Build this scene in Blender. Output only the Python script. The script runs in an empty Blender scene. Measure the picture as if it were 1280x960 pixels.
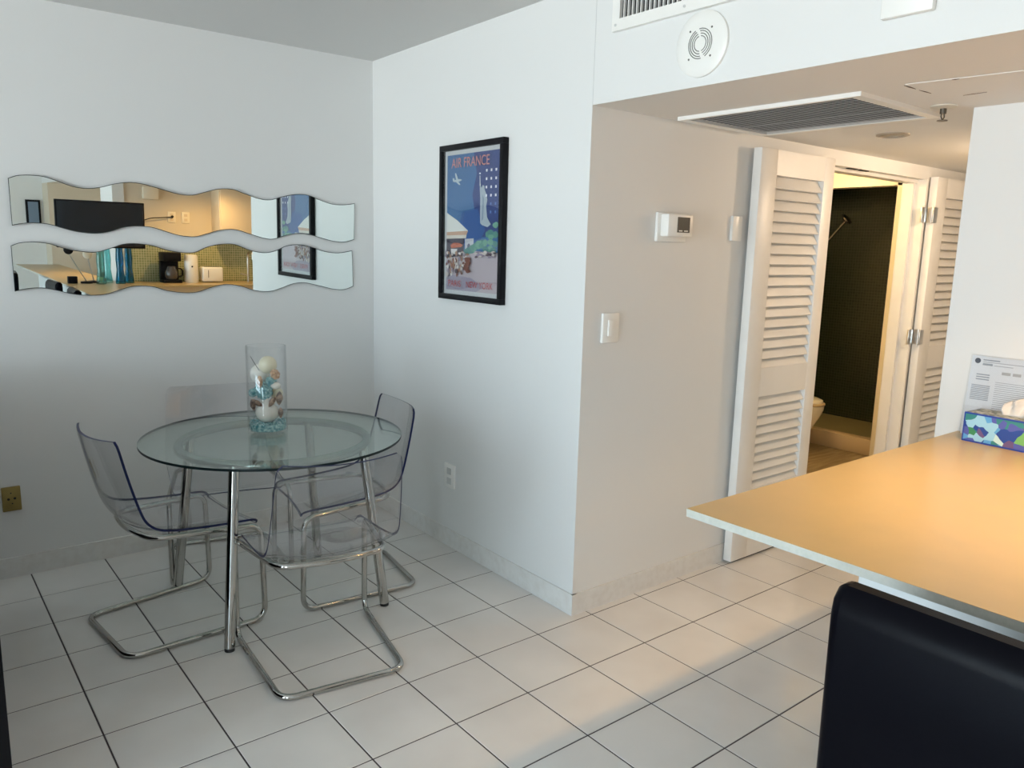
import bpy, bmesh, math, random
from mathutils import Vector, Matrix
random.seed(7)
T = 0.305            # floor tile pitch in metres; the shell is laid out in tiles
PI = math.pi
SC = bpy.context.scene
COL = SC.collection

# ---------------------------------------------------------------- camera
cam_d = bpy.data.cameras.new('camera'); cam = bpy.data.objects.new('camera', cam_d); COL.objects.link(cam)
R = ((0.7824424311, -0.6222055004, 0.0253802531), (-0.0875900301, -0.1503158802, -0.9847502845), (0.6165320981, 0.7682873495, -0.1721125213))
m = Matrix(((R[0][0], -R[1][0], -R[2][0], -0.4302), (R[0][1], -R[1][1], -R[2][1], -4.0611), (R[0][2], -R[1][2], -R[2][2], 1.5473), (0, 0, 0, 1)))
cam.matrix_world = m
cam_d.sensor_width = 36; cam_d.lens = 980.36 / 1280 * 36; cam_d.clip_start = 0.02; cam_d.clip_end = 200
SC.camera = cam

# ---------------------------------------------------------------- world, exposure
SC.view_settings.view_transform = 'Standard'; SC.view_settings.look = 'None'
SC.view_settings.gamma = 1; SC.view_settings.use_curve_mapping = False
SC.view_settings.exposure = 0.0
SC.cycles.max_bounces = 14; SC.cycles.diffuse_bounces = 6; SC.cycles.glossy_bounces = 8
SC.cycles.transparent_max_bounces = 32; SC.cycles.transmission_bounces = 8
SC.cycles.sample_clamp_indirect = 6
W = bpy.data.worlds.new('daylight'); SC.world = W; W.use_nodes = True
bg = W.node_tree.nodes['Background']; bg.inputs[1].default_value = 18.8
_n = W.node_tree.nodes; _l = W.node_tree.links     # blue-white sky above, brighter lower half added to lift the ceiling
_tc = _n.new('ShaderNodeTexCoord'); _sx = _n.new('ShaderNodeSeparateXYZ'); _mr = _n.new('ShaderNodeMapRange'); _cr = _n.new('ShaderNodeValToRGB')
_mr.inputs[1].default_value = -0.25; _mr.inputs[2].default_value = 0.25
_cr.color_ramp.elements[0].color = (0.98, 0.98, 0.96, 1); _cr.color_ramp.elements[1].color = (0.50, 0.69, 0.85, 1)
_l.new(_tc.outputs['Generated'], _sx.inputs[0]); _l.new(_sx.outputs[2], _mr.inputs[0]); _l.new(_mr.outputs[0], _cr.inputs[0]); _l.new(_cr.outputs[0], bg.inputs[0])

def area(name, loc, rot, sx, sy, power, color, portal=False):
    d = bpy.data.lights.new(name, 'AREA'); d.shape = 'RECTANGLE'; d.size = sx; d.size_y = sy; d.energy = power; d.color = color
    o = bpy.data.objects.new(name, d); COL.objects.link(o); o.location = loc; o.rotation_euler = rot
    if portal: d.cycles.is_portal = True
    return o
def point(name, loc, power, color, r=0.04):
    d = bpy.data.lights.new(name, 'POINT'); d.energy = power; d.color = color; d.shadow_soft_size = r
    o = bpy.data.objects.new(name, d); COL.objects.link(o); o.location = loc
    return o
def spot(name, loc, power, color, angle=140, r=0.05, blend=0.6):
    d = bpy.data.lights.new(name, 'SPOT'); d.energy = power; d.color = color; d.shadow_soft_size = r; d.spot_size = math.radians(angle); d.spot_blend = blend
    o = bpy.data.objects.new(name, d); COL.objects.link(o); o.location = loc
    return o
XW = -18.0 * T       # window wall
WIN = ((-4.0 * T, -14.5 * T), (-20.0 * T, -25.0 * T))
for (a, b) in WIN:
    area('window_portal', (XW - 0.02, (a + b) / 2, 1.12), (0, -PI / 2, 0), 2.2, abs(a - b), 1, (1, 1, 1), True)
WARM = (1.0, 0.60, 0.24)
spot('kitchen_downlight_lamp', (6.3 * T, -11.3 * T, 6.80 * T), 108, WARM, 112, 0.04, 1.0)
spot('kitchen_downlight_lamp', (6.3 * T, -22.5 * T, 6.80 * T), 90, WARM, 140, 0.05, 0.8)
spot('kitchen_downlight_lamp', (8.6 * T, -16.8 * T, 6.80 * T), 55, WARM, 165, 0.05)
point('hall_lamp', (13.1 * T, -8.75 * T, 6.70 * T), 27, (1.0, 0.73, 0.49), 0.05)
point('bathroom_vanity_lamp', (16.4 * T, -2.4 * T, 7.0 * T), 12, (1.0, 0.74, 0.36), 0.08)
point('bathroom_ceiling_lamp', (12.6 * T, -3.4 * T, 6.9 * T), 26, (1.0, 0.74, 0.36), 0.08)

# ---------------------------------------------------------------- materials
MATS = {}
def principled(name, color, rough=0.5, metal=0.0, spec=0.5, coat=0.0):
    if name in MATS: return MATS[name]
    mt = bpy.data.materials.new(name); mt.use_nodes = True
    b = mt.node_tree.nodes['Principled BSDF']
    b.inputs['Base Color'].default_value = (*color, 1); b.inputs['Roughness'].default_value = rough
    b.inputs['Metallic'].default_value = metal; b.inputs['Specular IOR Level'].default_value = spec
    b.inputs['Coat Weight'].default_value = coat
    MATS[name] = mt
    return mt
def noise_mix(mt, c1, c2, scale, lo=0.4, hi=0.6, detail=4, rough_var=None, stretch=None):
    nt = mt.node_tree; b = nt.nodes['Principled BSDF']
    tc = nt.nodes.new('ShaderNodeTexCoord'); mp = nt.nodes.new('ShaderNodeMapping')
    nt.links.new(tc.outputs['Object'], mp.inputs[0])
    if stretch: mp.inputs['Scale'].default_value = stretch
    n = nt.nodes.new('ShaderNodeTexNoise'); n.inputs['Scale'].default_value = scale; n.inputs['Detail'].default_value = detail
    nt.links.new(mp.outputs[0], n.inputs[0])
    r = nt.nodes.new('ShaderNodeValToRGB'); r.color_ramp.elements[0].position = lo; r.color_ramp.elements[1].position = hi
    r.color_ramp.elements[0].color = (*c1, 1); r.color_ramp.elements[1].color = (*c2, 1)
    nt.links.new(n.outputs['Fac'], r.inputs[0]); nt.links.new(r.outputs[0], b.inputs['Base Color'])
    if rough_var:
        mr = nt.nodes.new('ShaderNodeMapRange'); mr.inputs[3].default_value = rough_var[0]; mr.inputs[4].default_value = rough_var[1]
        nt.links.new(n.outputs['Fac'], mr.inputs[0]); nt.links.new(mr.outputs[0], b.inputs['Roughness'])
    return n
def bump(mt, scale, strength, dist=0.002):
    nt = mt.node_tree; b = nt.nodes['Principled BSDF']
    tc = nt.nodes.new('ShaderNodeTexCoord'); n = nt.nodes.new('ShaderNodeTexNoise'); n.inputs['Scale'].default_value = scale
    nt.links.new(tc.outputs['Object'], n.inputs[0])
    bp = nt.nodes.new('ShaderNodeBump'); bp.inputs['Strength'].default_value = strength; bp.inputs['Distance'].default_value = dist
    nt.links.new(n.outputs['Fac'], bp.inputs['Height']); nt.links.new(bp.outputs[0], b.inputs['Normal'])
def clear(name, tint, ior=1.45, gloss=1.0, rough=0.0):
    """thin clear sheet: what passes is tinted, the rest mirrors by Fresnel"""
    mt = bpy.data.materials.new(name); mt.use_nodes = True; nt = mt.node_tree; nt.nodes.clear()
    out = nt.nodes.new('ShaderNodeOutputMaterial'); tr = nt.nodes.new('ShaderNodeBsdfTransparent'); tr.inputs[0].default_value = (*tint, 1)
    gl = nt.nodes.new('ShaderNodeBsdfGlossy'); gl.inputs['Roughness'].default_value = rough
    fr = nt.nodes.new('ShaderNodeFresnel'); ge = nt.nodes.new('ShaderNodeNewGeometry')
    mr = nt.nodes.new('ShaderNodeMapRange'); mr.inputs[3].default_value = ior; mr.inputs[4].default_value = 1 / ior   # same Fresnel from either side
    nt.links.new(ge.outputs['Backfacing'], mr.inputs[0]); nt.links.new(mr.outputs[0], fr.inputs[0])
    mu = nt.nodes.new('ShaderNodeMath'); mu.operation = 'MULTIPLY'; mu.inputs[1].default_value = gloss; mu.use_clamp = True
    mx = nt.nodes.new('ShaderNodeMixShader')
    nt.links.new(fr.outputs[0], mu.inputs[0]); nt.links.new(mu.outputs[0], mx.inputs[0])
    nt.links.new(tr.outputs[0], mx.inputs[1]); nt.links.new(gl.outputs[0], mx.inputs[2]); nt.links.new(mx.outputs[0], out.inputs[0])
    return mt
M_WALL = principled('white_wall_paint', (0.73, 0.73, 0.72), 0.55, spec=0.35); bump(M_WALL, 9, 0.12, 0.004)
M_CEIL = principled('ceiling_paint', (0.66, 0.655, 0.64), 0.8, spec=0.2); bump(M_CEIL, 160, 0.25, 0.002)
M_SOFF = principled('soffit_paint', (0.74, 0.72, 0.69), 0.7, spec=0.2); bump(M_SOFF, 120, 0.2, 0.002)
M_BEIGE = principled('beige_wall_paint', (0.66, 0.58, 0.46), 0.6)
M_BASE = principled('worn_baseboard_paint', (0.78, 0.76, 0.73), 0.5); noise_mix(M_BASE, (0.66, 0.64, 0.61), (0.72, 0.71, 0.69), 30, 0.25, 0.6, 7)
M_TILE = principled('glazed_floor_tile', (0.74, 0.72, 0.70), 0.12, spec=0.5); noise_mix(M_TILE, (0.66, 0.64, 0.62), (0.73, 0.715, 0.695), 2.5, 0.35, 0.65, 3, (0.10, 0.17))
M_GROUT = principled('dark_grout', (0.055, 0.045, 0.05), 0.85)
M_DOOR = principled('white_door_paint', (0.78, 0.76, 0.73), 0.4); noise_mix(M_DOOR, (0.74, 0.72, 0.69), (0.78, 0.765, 0.74), 5, 0.3, 0.6, 5)
M_PLASTIC = principled('white_plastic', (0.82, 0.81, 0.78), 0.35)
M_GREY = principled('grey_plastic', (0.55, 0.55, 0.54), 0.4)
M_DARK = principled('dark_recess', (0.02, 0.02, 0.02), 0.8)
M_BLACK = principled('black_satin_wood', (0.006, 0.006, 0.008), 0.45, spec=0.15)
M_LEATHER = principled('black_leather', (0.003, 0.003, 0.005), 0.28, spec=0.05); bump(M_LEATHER, 260, 0.12, 0.001)
M_CHROME = principled('chrome', (0.50, 0.49, 0.465), 0.09, 1.0)
M_STEEL = principled('brushed_steel', (0.60, 0.58, 0.55), 0.28, 1.0)
M_MIRROR = principled('mirror_silver', (0.86, 0.92, 0.90), 0.0, 1.0)
M_MEDGE = principled('mirror_dark_edge', (0.04, 0.05, 0.05), 0.3)
M_RUBBER = principled('black_rubber', (0.015, 0.015, 0.015), 0.6)
M_COUNTER = principled('tan_laminate', (0.58, 0.47, 0.34), 0.30); noise_mix(M_COUNTER, (0.47, 0.355, 0.175), (0.51, 0.38, 0.19), 9, 0.3, 0.7, 6, (0.26, 0.36))
M_CEDGE = principled('daylit_laminate_edge', (0.50, 0.50, 0.45), 0.35); noise_mix(M_CEDGE, (0.50, 0.51, 0.46), (0.56, 0.56, 0.51), 90, 0.3, 0.7, 3)  # edge colour carries the grey-green tint of daylight
M_CAB = principled('cream_cabinet', (0.68, 0.57, 0.42), 0.4)
M_CREAM = principled('cream_gloss_paint', (0.80, 0.73, 0.60), 0.4)
M_PORC = principled('porcelain', (0.84, 0.80, 0.72), 0.10, coat=0.4)
M_GLASS = clear('window_glass', (0.97, 0.99, 0.99), 1.45)
M_TGLASS = clear('green_tinted_glass', (0.87, 0.94, 0.91), 1.5, 1.15)
M_TEDGE = principled('dark_green_glass_edge', (0.006, 0.016, 0.018), 0.35, spec=0.2)
M_ACR = clear('clear_acrylic', (0.96, 0.962, 0.972), 1.49, 1.1)
M_AEDGE = principled('blue_acrylic_edge', (0.008, 0.014, 0.07), 0.3, spec=0.2)
M_AEDGE2 = clear('pale_acrylic_edge', (0.45, 0.48, 0.62), 1.6, 1.6, 0.05)
M_VGLASS = clear('vase_glass', (0.985, 0.99, 0.992), 1.5, 1.2)
M_PGLASS = clear('picture_glass', (0.97, 0.97, 0.97), 1.5, 1.1)
def mosaic(name, c1, c2, grout, size):
    mt = principled(name, c1, 0.25)
    nt = mt.node_tree; b = nt.nodes['Principled BSDF']
    tc = nt.nodes.new('ShaderNodeTexCoord'); sx = nt.nodes.new('ShaderNodeSeparateXYZ'); ad = nt.nodes.new('ShaderNodeMath'); ad.operation = 'ADD'
    cb = nt.nodes.new('ShaderNodeCombineXYZ')
    nt.links.new(tc.outputs['Object'], sx.inputs[0]); nt.links.new(sx.outputs[0], ad.inputs[0]); nt.links.new(sx.outputs[1], ad.inputs[1])
    nt.links.new(ad.outputs[0], cb.inputs[0]); nt.links.new(sx.outputs[2], cb.inputs[1])
    br = nt.nodes.new('ShaderNodeTexBrick'); br.offset = 0; br.squash = 1
    br.inputs['Color1'].default_value = (*c1, 1); br.inputs['Color2'].default_value = (*c2, 1); br.inputs['Mortar'].default_value = (*grout, 1)
    br.inputs['Scale'].default_value = 1; br.inputs['Brick Width'].default_value = size; br.inputs['Row Height'].default_value = size; br.inputs['Mortar Size'].default_value = size * 0.09
    nt.links.new(cb.outputs[0], br.inputs[0]); nt.links.new(br.outputs[0], b.inputs['Base Color'])
    return mt
M_MOSD = mosaic('dark_green_mosaic', (0.014, 0.020, 0.010), (0.020, 0.028, 0.014), (0.034, 0.040, 0.025), 0.026)
M_MOSK = mosaic('kitchen_green_mosaic', (0.24, 0.28, 0.13), (0.34, 0.36, 0.18), (0.62, 0.60, 0.42), 0.028)

# ---------------------------------------------------------------- mesh builder
class MB:
    def __init__(s): s.bm = bmesh.new(); s.mi = 0
    def _mark(s, faces, smooth=False):
        for f in faces: f.material_index = s.mi; f.smooth = smooth
    def box(s, x0, x1, y0, y1, z0, z1, bev=0, seg=2, rot=None):
        r = bmesh.ops.create_cube(s.bm, size=1)
        vs = r['verts']
        for v in vs: v.co = Vector(((x0 + x1) / 2 + v.co.x * (x1 - x0), (y0 + y1) / 2 + v.co.y * (y1 - y0), (z0 + z1) / 2 + v.co.z * (z1 - z0)))
        fs = list({f for v in vs for f in v.link_faces})
        s._mark(fs)
        if bev:
            es = list({e for v in vs for e in v.link_edges})
            rr = bmesh.ops.bevel(s.bm, geom=es, offset=bev, segments=seg, affect='EDGES', profile=0.5)
            s._mark(rr['faces'], True)
            vs = list({v for f in rr['faces'] for v in f.verts} | {v for v in vs if v.is_valid})
            fs = list({f for v in vs for f in v.link_faces})
            for f in fs: f.material_index = s.mi; f.smooth = True
        if rot is not None:
            for v in vs: v.co = rot @ v.co
        return s
    def tbox(s, x0, x1, y0, y1, z0, z1, bev=0): return s.box(x0 * T, x1 * T, y0 * T, y1 * T, z0 * T, z1 * T, bev)
    def lathe(s, prof, c=(0, 0, 0), n=32, cap=True, mat=None):
        """prof: (r, z) list"""
        rings = []
        for (r, z) in prof:
            if r < 1e-6: rings.append([s.bm.verts.new((c[0], c[1], c[2] + z))])
            else: rings.append([s.bm.verts.new((c[0] + r * math.cos(2 * PI * i / n), c[1] + r * math.sin(2 * PI * i / n), c[2] + z)) for i in range(n)])
        fs = []
        for a, b in zip(rings, rings[1:]):
            for i in range(n):
                j = (i + 1) % n
                if len(a) == 1 and len(b) == 1: continue
                if len(a) == 1: q = (a[0], b[j], b[i])
                elif len(b) == 1: q = (a[i], a[j], b[0])
                else: q = (a[i], a[j], b[j], b[i])
                fs.append(s.bm.faces.new(q))
        if cap:
            if len(rings[0]) > 1: fs.append(s.bm.faces.new(rings[0][::-1]))
            if len(rings[-1]) > 1: fs.append(s.bm.faces.new(rings[-1]))
        s._mark(fs, True)
        if mat is not None:
            for v in {v for f in fs for v in f.verts}: v.co = mat @ v.co
        return s
    def cyl(s, a, b, r, n=20, r2=None):
        a = Vector(a); b = Vector(b); d = b - a; L = d.length
        q = d.to_track_quat('Z', 'Y').to_matrix().to_4x4(); q.translation = a
        return s.lathe([(r, 0), (r if r2 is None else r2, L)], (0, 0, 0), n, True, q)
    def ball(s, c, r, n=16, sc=(1, 1, 1)):
        rr = bmesh.ops.create_uvsphere(s.bm, u_segments=n * 2, v_segments=n, radius=r)
        for v in rr['verts']: v.co = Vector((c[0] + v.co.x * sc[0], c[1] + v.co.y * sc[1], c[2] + v.co.z * sc[2]))
        s._mark({f for v in rr['verts'] for f in v.link_faces}, True)
        return s
    def tube(s, pts, r, n=12, closed=False, rad=0.0, seg=6):
        """tube along a polyline whose corners are rounded by rad"""
        P = [Vector(p) for p in pts]; Q = []
        N = len(P)
        for i, p in enumerate(P):
            if (not closed and i in (0, N - 1)) or rad == 0: Q.append(p); continue
            a = P[i - 1] - p; b = P[(i + 1) % N] - p
            k = rad if not isinstance(rad, (list, tuple)) else rad[i]
            k = min(k, a.length * 0.49, b.length * 0.49)
            p0 = p + a.normalized() * k; p1 = p + b.normalized() * k
            for t in range(seg + 1):
                u = t / seg
                Q.append(p0 * (1 - u) ** 2 + p * 2 * u * (1 - u) + p1 * u * u)
        N = len(Q); rings = []
        up = None
        for i, p in enumerate(Q):
            if closed: d = (Q[(i + 1) % N] - Q[i - 1]).normalized()
            else: d = (Q[min(i + 1, N - 1)] - Q[max(i - 1, 0)]).normalized()
            if up is None:
                up = d.orthogonal().normalized()
            else:
                up = (up - d * up.dot(d)).normalized()
            w = d.cross(up)
            rings.append([s.bm.verts.new(p + (up * math.cos(2 * PI * k / n) + w * math.sin(2 * PI * k / n)) * r) for k in range(n)])
        fs = []
        for i in range(N if closed else N - 1):
            a, b = rings[i], rings[(i + 1) % N]
            off = 0
            if closed and i == N - 1:
                off = min(range(n), key=lambda o: (a[0].co - b[o].co).length)
            for k in range(n):
                fs.append(s.bm.faces.new((a[k], a[(k + 1) % n], b[(k + 1 + off) % n], b[(k + off) % n])))
        if not closed: fs.append(s.bm.faces.new(rings[0][::-1])); fs.append(s.bm.faces.new(rings[-1]))
        s._mark(fs, True)
        return s
    def prism(s, poly, axis, a, b, smooth_side=False):
        """poly: 2D outline; axis 'x': coords are (y,z), 'y': (x,z), 'z': (x,y); extruded from a to b"""
        def P(u, v, w): return {'x': (w, u, v), 'y': (u, w, v), 'z': (u, v, w)}[axis]
        A = [s.bm.verts.new(P(u, v, a)) for u, v in poly]; B = [s.bm.verts.new(P(u, v, b)) for u, v in poly]
        fs = [s.bm.faces.new(A), s.bm.faces.new(B[::-1])]
        sd = [s.bm.faces.new((A[i - 1], A[i], B[i], B[i - 1])) for i in range(len(poly))]
        s._mark(fs); s._mark(sd, smooth_side)
        return s
    def quad(s, *p):
        f = s.bm.faces.new([s.bm.verts.new(q) for q in p]); s._mark([f]); return s
    def build(s, name, mats, parent=None, M=None):
        bmesh.ops.recalc_face_normals(s.bm, faces=s.bm.faces)
        me = bpy.data.meshes.new(name)
        if M is not None: s.bm.transform(M)
        s.bm.to_mesh(me); s.bm.free()
        for mt in (mats if isinstance(mats, (list, tuple)) else [mats]): me.materials.append(mt)
        me.set_sharp_from_angle(angle=math.radians(38))
        o = bpy.data.objects.new(name, me); COL.objects.link(o)
        if parent is not None: o.parent = parent
        return o
def tag(o, label, cat, group=None, kind=None):
    if label: o['label'] = label
    if cat: o['category'] = cat
    if group: o['group'] = group
    if kind: o['kind'] = kind
    return o
def thing(name, label, cat, loc=(0, 0, 0), rotz=0, group=None):
    o = bpy.data.objects.new(name, None); COL.objects.link(o); o.empty_display_size = 0.1
    o.location = loc; o.rotation_euler = (0, 0, rotz)
    return tag(o, label, cat, group)
def struct(name, mb, mats, label, cat, parent=None):
    o = mb.build(name, mats, parent); o['kind'] = 'structure'
    if parent is None: tag(o, label, cat)
    return o
def dup(root, loc, rotz, label):
    r = root.copy(); COL.objects.link(r); r.location = loc; r.rotation_euler = (0, 0, rotz); r['label'] = label
    for ch in list(root.children):
        c = ch.copy(); COL.objects.link(c); c.parent = r
        for g in list(ch.children):
            d = g.copy(); COL.objects.link(d); d.parent = c
    return r
def text_mesh(name, body, mat, parent, M, width, height, thick=0.0006, bold=0.0):
    """flat lettering fitted to width x height, laid out in local x (right) and y (up), then moved by M"""
    cu = bpy.data.curves.new(name, 'FONT'); cu.body = body; cu.extrude = 0.0; cu.offset = bold
    tmp = bpy.data.objects.new(name, cu); COL.objects.link(tmp)
    dg = bpy.context.evaluated_depsgraph_get(); dg.update()
    me = bpy.data.meshes.new_from_object(tmp.evaluated_get(dg)); bpy.data.objects.remove(tmp)
    xs = [v.co.x for v in me.vertices]; ys = [v.co.y for v in me.vertices]
    x0, x1, y0, y1 = min(xs), max(xs), min(ys), max(ys)
    for v in me.vertices: v.co = M @ Vector(((v.co.x - x0) / (x1 - x0) * width, (v.co.y - y0) / (y1 - y0) * height, thick))
    me.name = name; me.materials.clear(); me.materials.append(mat)
    o = bpy.data.objects.new(name, me); COL.objects.link(o); o.parent = parent
    return o

# ---------------------------------------------------------------- room shell (tile units)
XP0, XP1, YC, YT = 5.84, 5.75, -0.03, -5.86      # poster wall runs (5.84,-0.03) -> (5.75,-5.86)
CZ, SZ = 8.30, 6.85
YB = -34.0
di = [-0.0319, -0.0156, 0.0050, 0.0156, 0.0168, 0.0152, 0.0077, 0.0028, -0.0071, -0.0106, 0.0022]
dj = [0, 0.0157, -0.0045, 0.0001, 0.0056, 0.0049, 0.0016, -0.0074, -0.0106, -0.0056]
xs = [i + (di[i] if 0 <= i < len(di) else 0) for i in range(-18, 21)]
ys = [-(j + (dj[j] if 0 <= j < len(dj) else 0)) for j in range(0, 35)]
f = MB()
f.mi = 1; f.tbox(-18, 20, YB, 0.3, -0.5, -0.008)
f.mi = 0
g = 0.0024
for a, b in zip(xs, xs[1:]):
    for c, d in zip(ys, ys[1:]):
        if a > 11 and c > -5.4: continue
        x0, x1, y0, y1 = a * T + g, b * T - g, d * T + g, c * T - g
        v = [(x0, y0), (x1, y0), (x1, y1), (x0, y1)]
        e = 0.0016
        w = [(x0 + e, y0 + e), (x1 - e, y0 + e), (x1 - e, y1 - e), (x0 + e, y1 - e)]
        top = [f.bm.verts.new((p[0], p[1], 0)) for p in w]; bot = [f.bm.verts.new((p[0], p[1], -0.0016)) for p in v]
        fs = [f.bm.faces.new(top)] + [f.bm.faces.new((bot[i - 1], bot[i], top[i], top[i - 1])) for i in range(4)]
        f._mark(fs)
struct('floor', f, [M_TILE, M_GROUT], 'glossy off-white square floor tiles with thin dark grout lines', 'floor')
struct('ceiling', MB().tbox(-18, 6.3, YB, 0.3, CZ, CZ + 0.5), M_CEIL, 'flat pale grey ceiling above the dining corner', 'ceiling')
struct('wall_back', MB().tbox(-18.4, 6.3, YC, 0.5, -0.3, CZ + 0.1), M_WALL, 'plain white wall behind the dining table carrying the wavy mirrors', 'wall')
w = MB(); w.prism([(XP0 * T, YC * T), (XP1 * T, YT * T), (6.3 * T, YT * T), (6.3 * T, YC * T)], 'z', -0.1, CZ * T)
struct('wall_poster', w, M_WALL, 'bright white wall on which the framed travel poster hangs', 'wall')
w = MB(); w.tbox(6.3, 11.35, YT, -5.46, -0.3, SZ); w.tbox(11.35, 15.05, YT, -5.46, 6.60, SZ); w.tbox(15.05, 20, YT, -5.46, -0.3, SZ)
struct('wall_hall', w, M_WALL, 'white hall wall with thermostat and the louvered bathroom opening', 'wall')
w = MB(); w.tbox(XP1 + 0.02, 20, YB, YT, SZ, SZ + 0.4); w.tbox(6.3, 20, YT, -5.46, SZ, SZ + 0.9)
struct('ceiling_hall', w, M_SOFF, 'lowered beige-looking ceiling over hall and kitchen with the air grille', 'ceiling')
w = MB(); w.tbox(XP1, XP1 + 0.02, YB, YT, SZ, CZ)
struct('wall_soffit', w, M_WALL, 'white bulkhead face above the hall opening', 'wall')
w = MB(); w.tbox(8.963, 20, -13.0, -9.06, -0.3, SZ)
struct('wall_pier', w, M_WALL, 'bright white wall end rising behind the tissue box on the counter', 'wall')
struct('wall_hall_end', MB().tbox(19.6, 20, -13, YT, -0.3, SZ), M_WALL, 'hall end wall beyond the right louvered door', 'wall')
w = MB(); w.tbox(5.75, 12, -21.1, -19.302, -0.3, SZ)
struct('wall_kitchen', w, M_BEIGE, 'beige kitchen wall with outlets seen in the upper mirror', 'wall')
w = MB(); w.tbox(5.70, 5.75, -21.1, -19.25, -0.3, SZ); w.tbox(5.75, 6.1, -19.30, -19.25, -0.3, SZ)
struct('trim_1', w, M_WALL, 'white wall end between kitchen and far room in the mirrors', 'trim')
struct('wall_kitchen_side', MB().tbox(12, 12.4, -19.3, -13, -0.3, SZ), M_BEIGE, 'kitchen side wall', 'wall')
struct('wall_far_alcove', MB().tbox(10, 10.4, -32.5, -21.1, -0.3, SZ), M_BEIGE, 'beige alcove wall far behind the television', 'wall')
struct('wall_far_alcove_end', MB().tbox(5.75, 10.4, YB, -32.5, -0.3, SZ), M_BEIGE, 'beige end of the far alcove', 'wall')
struct('wall_front', MB().tbox(-18, 6.3, YB - 0.4, YB, -0.3, CZ), M_WALL, 'white end wall opposite the wavy mirrors', 'wall')
w = MB()
ya = 0.3 * T; spans = []
for (a, b) in WIN: spans.append((ya, a)); ya = b
spans.append((ya, YB * T))
for a, b in spans: w.box(XW - 0.15, XW, min(a, b), max(a, b), -0.1, CZ * T)
for a, b in WIN: w.box(XW - 0.15, XW, b, a, 2.25, CZ * T); 
struct('wall_window', w, principled('low_bounce_taupe', (0.36, 0.33, 0.30), 0.7), 'window wall with wide sliding glass doors to the balcony', 'wall')  # unseen wall, kept dark to cut bounce light in the room
for k, (a, b) in enumerate(WIN):
    fr = MB()
    for (y0, y1, z0, z1) in ((b, a, 2.19, 2.25), (b, a, 0, 0.05), (b, a, 1.30, 1.35), (b, b + 0.06, 0, 2.25), (a - 0.06, a, 0, 2.25), ((a + b) / 2 - 0.04, (a + b) / 2 + 0.04, 0, 2.25)):
        fr.box(XW - 0.10, XW - 0.04, y0, y1, z0, z1)
    root = struct('window_%d' % (k + 1), fr, principled('white_aluminium', (0.75, 0.76, 0.76), 0.4), 'wide sliding glass door in the window wall', 'window')
    p = MB().box(XW - 0.075, XW - 0.069, b + 0.05, a - 0.05, 0.04, 2.2).build('window_pane', M_GLASS, root); p['kind'] = 'structure'

# baseboards
BH = 0.31
w = MB(); w.tbox(-18, XP0, YC - 0.035, YC, 0, BH)
struct('baseboard_back', w, M_BASE, 'low white baseboard along the mirror wall', 'baseboard')
w = MB(); w.prism([(XP0 * T - 0.007, YC * T), (XP1 * T - 0.007, YT * T - 0.007), (XP1 * T + 0.02, YT * T - 0.007), (XP0 * T + 0.02, YC * T)], 'z', 0, BH * T)
struct('baseboard_poster', w, M_BASE, 'scuffed white baseboard below the poster', 'baseboard')
w = MB(); w.tbox(XP1 - 0.023, 11.3, YT - 0.025, YT + 0.02, 0, BH)
struct('baseboard_hall', w, M_BASE, 'scuffed white baseboard below the thermostat', 'baseboard')

# bathroom behind the opening
w = MB(); w.tbox(18.06, 18.4, -5.46, -3.83, 0, 8); w.tbox(18.06, 18.4, -3.83, 0.6, 6.78, 8)
struct('wall_shower_front', w, M_CREAM, 'cream painted surround of the dark shower opening', 'wall')
struct('wall_bathroom_left', MB().tbox(10.8, 11.1, -5.46, 0.6, 0, 8), M_CREAM, 'cream bathroom side wall', 'wall')
struct('wall_bathroom_back', MB().tbox(10.8, 18.4, 0.6, 0.9, 0, 8), M_CREAM, 'cream bathroom back wall', 'wall')
struct('ceiling_bathroom', MB().tbox(10.8, 22, -5.50, 0.9, 7.3, 7.6), M_CREAM, 'bathroom ceiling', 'ceiling')
w = MB(); w.tbox(11.0, 18.4, -5.46, 0.6, -0.2, -0.005)
M_BFL = principled('bathroom_stone_plank', (0.42, 0.32, 0.2), 0.35); noise_mix(M_BFL, (0.17, 0.12, 0.065), (0.32, 0.25, 0.15), 4, 0.35, 0.65, 5, None, (1, 8, 1))
struct('floor_bathroom', w, M_BFL, 'streaky tan bathroom floor', 'floor')
w = MB(); w.tbox(21.7, 22, -4.2, 0.9, 0, 7.3); w.tbox(18.4, 22, -4.2, -3.9, 0, 7.3); w.tbox(18.4, 22, 0.6, 0.9, 0, 7.3)
struct('wall_shower', w, M_MOSD, 'dark green mosaic shower walls', 'wall')
w = MB(); w.tbox(18.06, 18.35, -3.83, 0.6, 0, 0.42, 0.006)
struct('trim_2', w, principled('tan_curb', (0.50, 0.38, 0.24), 0.35), 'low cream curb of the shower', 'trim')
struct('floor_shower', MB().tbox(18.35, 21.7, -3.9, 0.6, -0.2, 0.1), principled('shower_floor', (0.30, 0.26, 0.14), 0.4), 'olive shower floor', 'floor')
w = MB(); w.tbox(14.98, 15.05, YT - 0.02, -5.40, 0, 6.6); w.tbox(14.90, 14.98, -5.66, -5.46, 0, 6.6)
w.tbox(11.32, 15.0, -5.70, -5.46, 6.54, 6.6)
struct('trim_3', w, M_DOOR, 'white jamb and stop of the bathroom doorway', 'trim')
w = MB()
for x in (12.1, 12.5): w.tbox(x, x + 0.3, -5.82, -5.76, 6.585, 6.604)
struct('trim_4', w, M_DARK, 'two dark catch slots in the doorway head', 'trim')
w = MB(); w.tbox(18.00, 18.06, -3.95, 0.6, 6.78, 7.0); w.tbox(18.00, 18.06, -4.05, -3.83, 0, 7.0)
struct('trim_5', w, M_CREAM, 'cream casing round the shower opening', 'trim')

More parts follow.
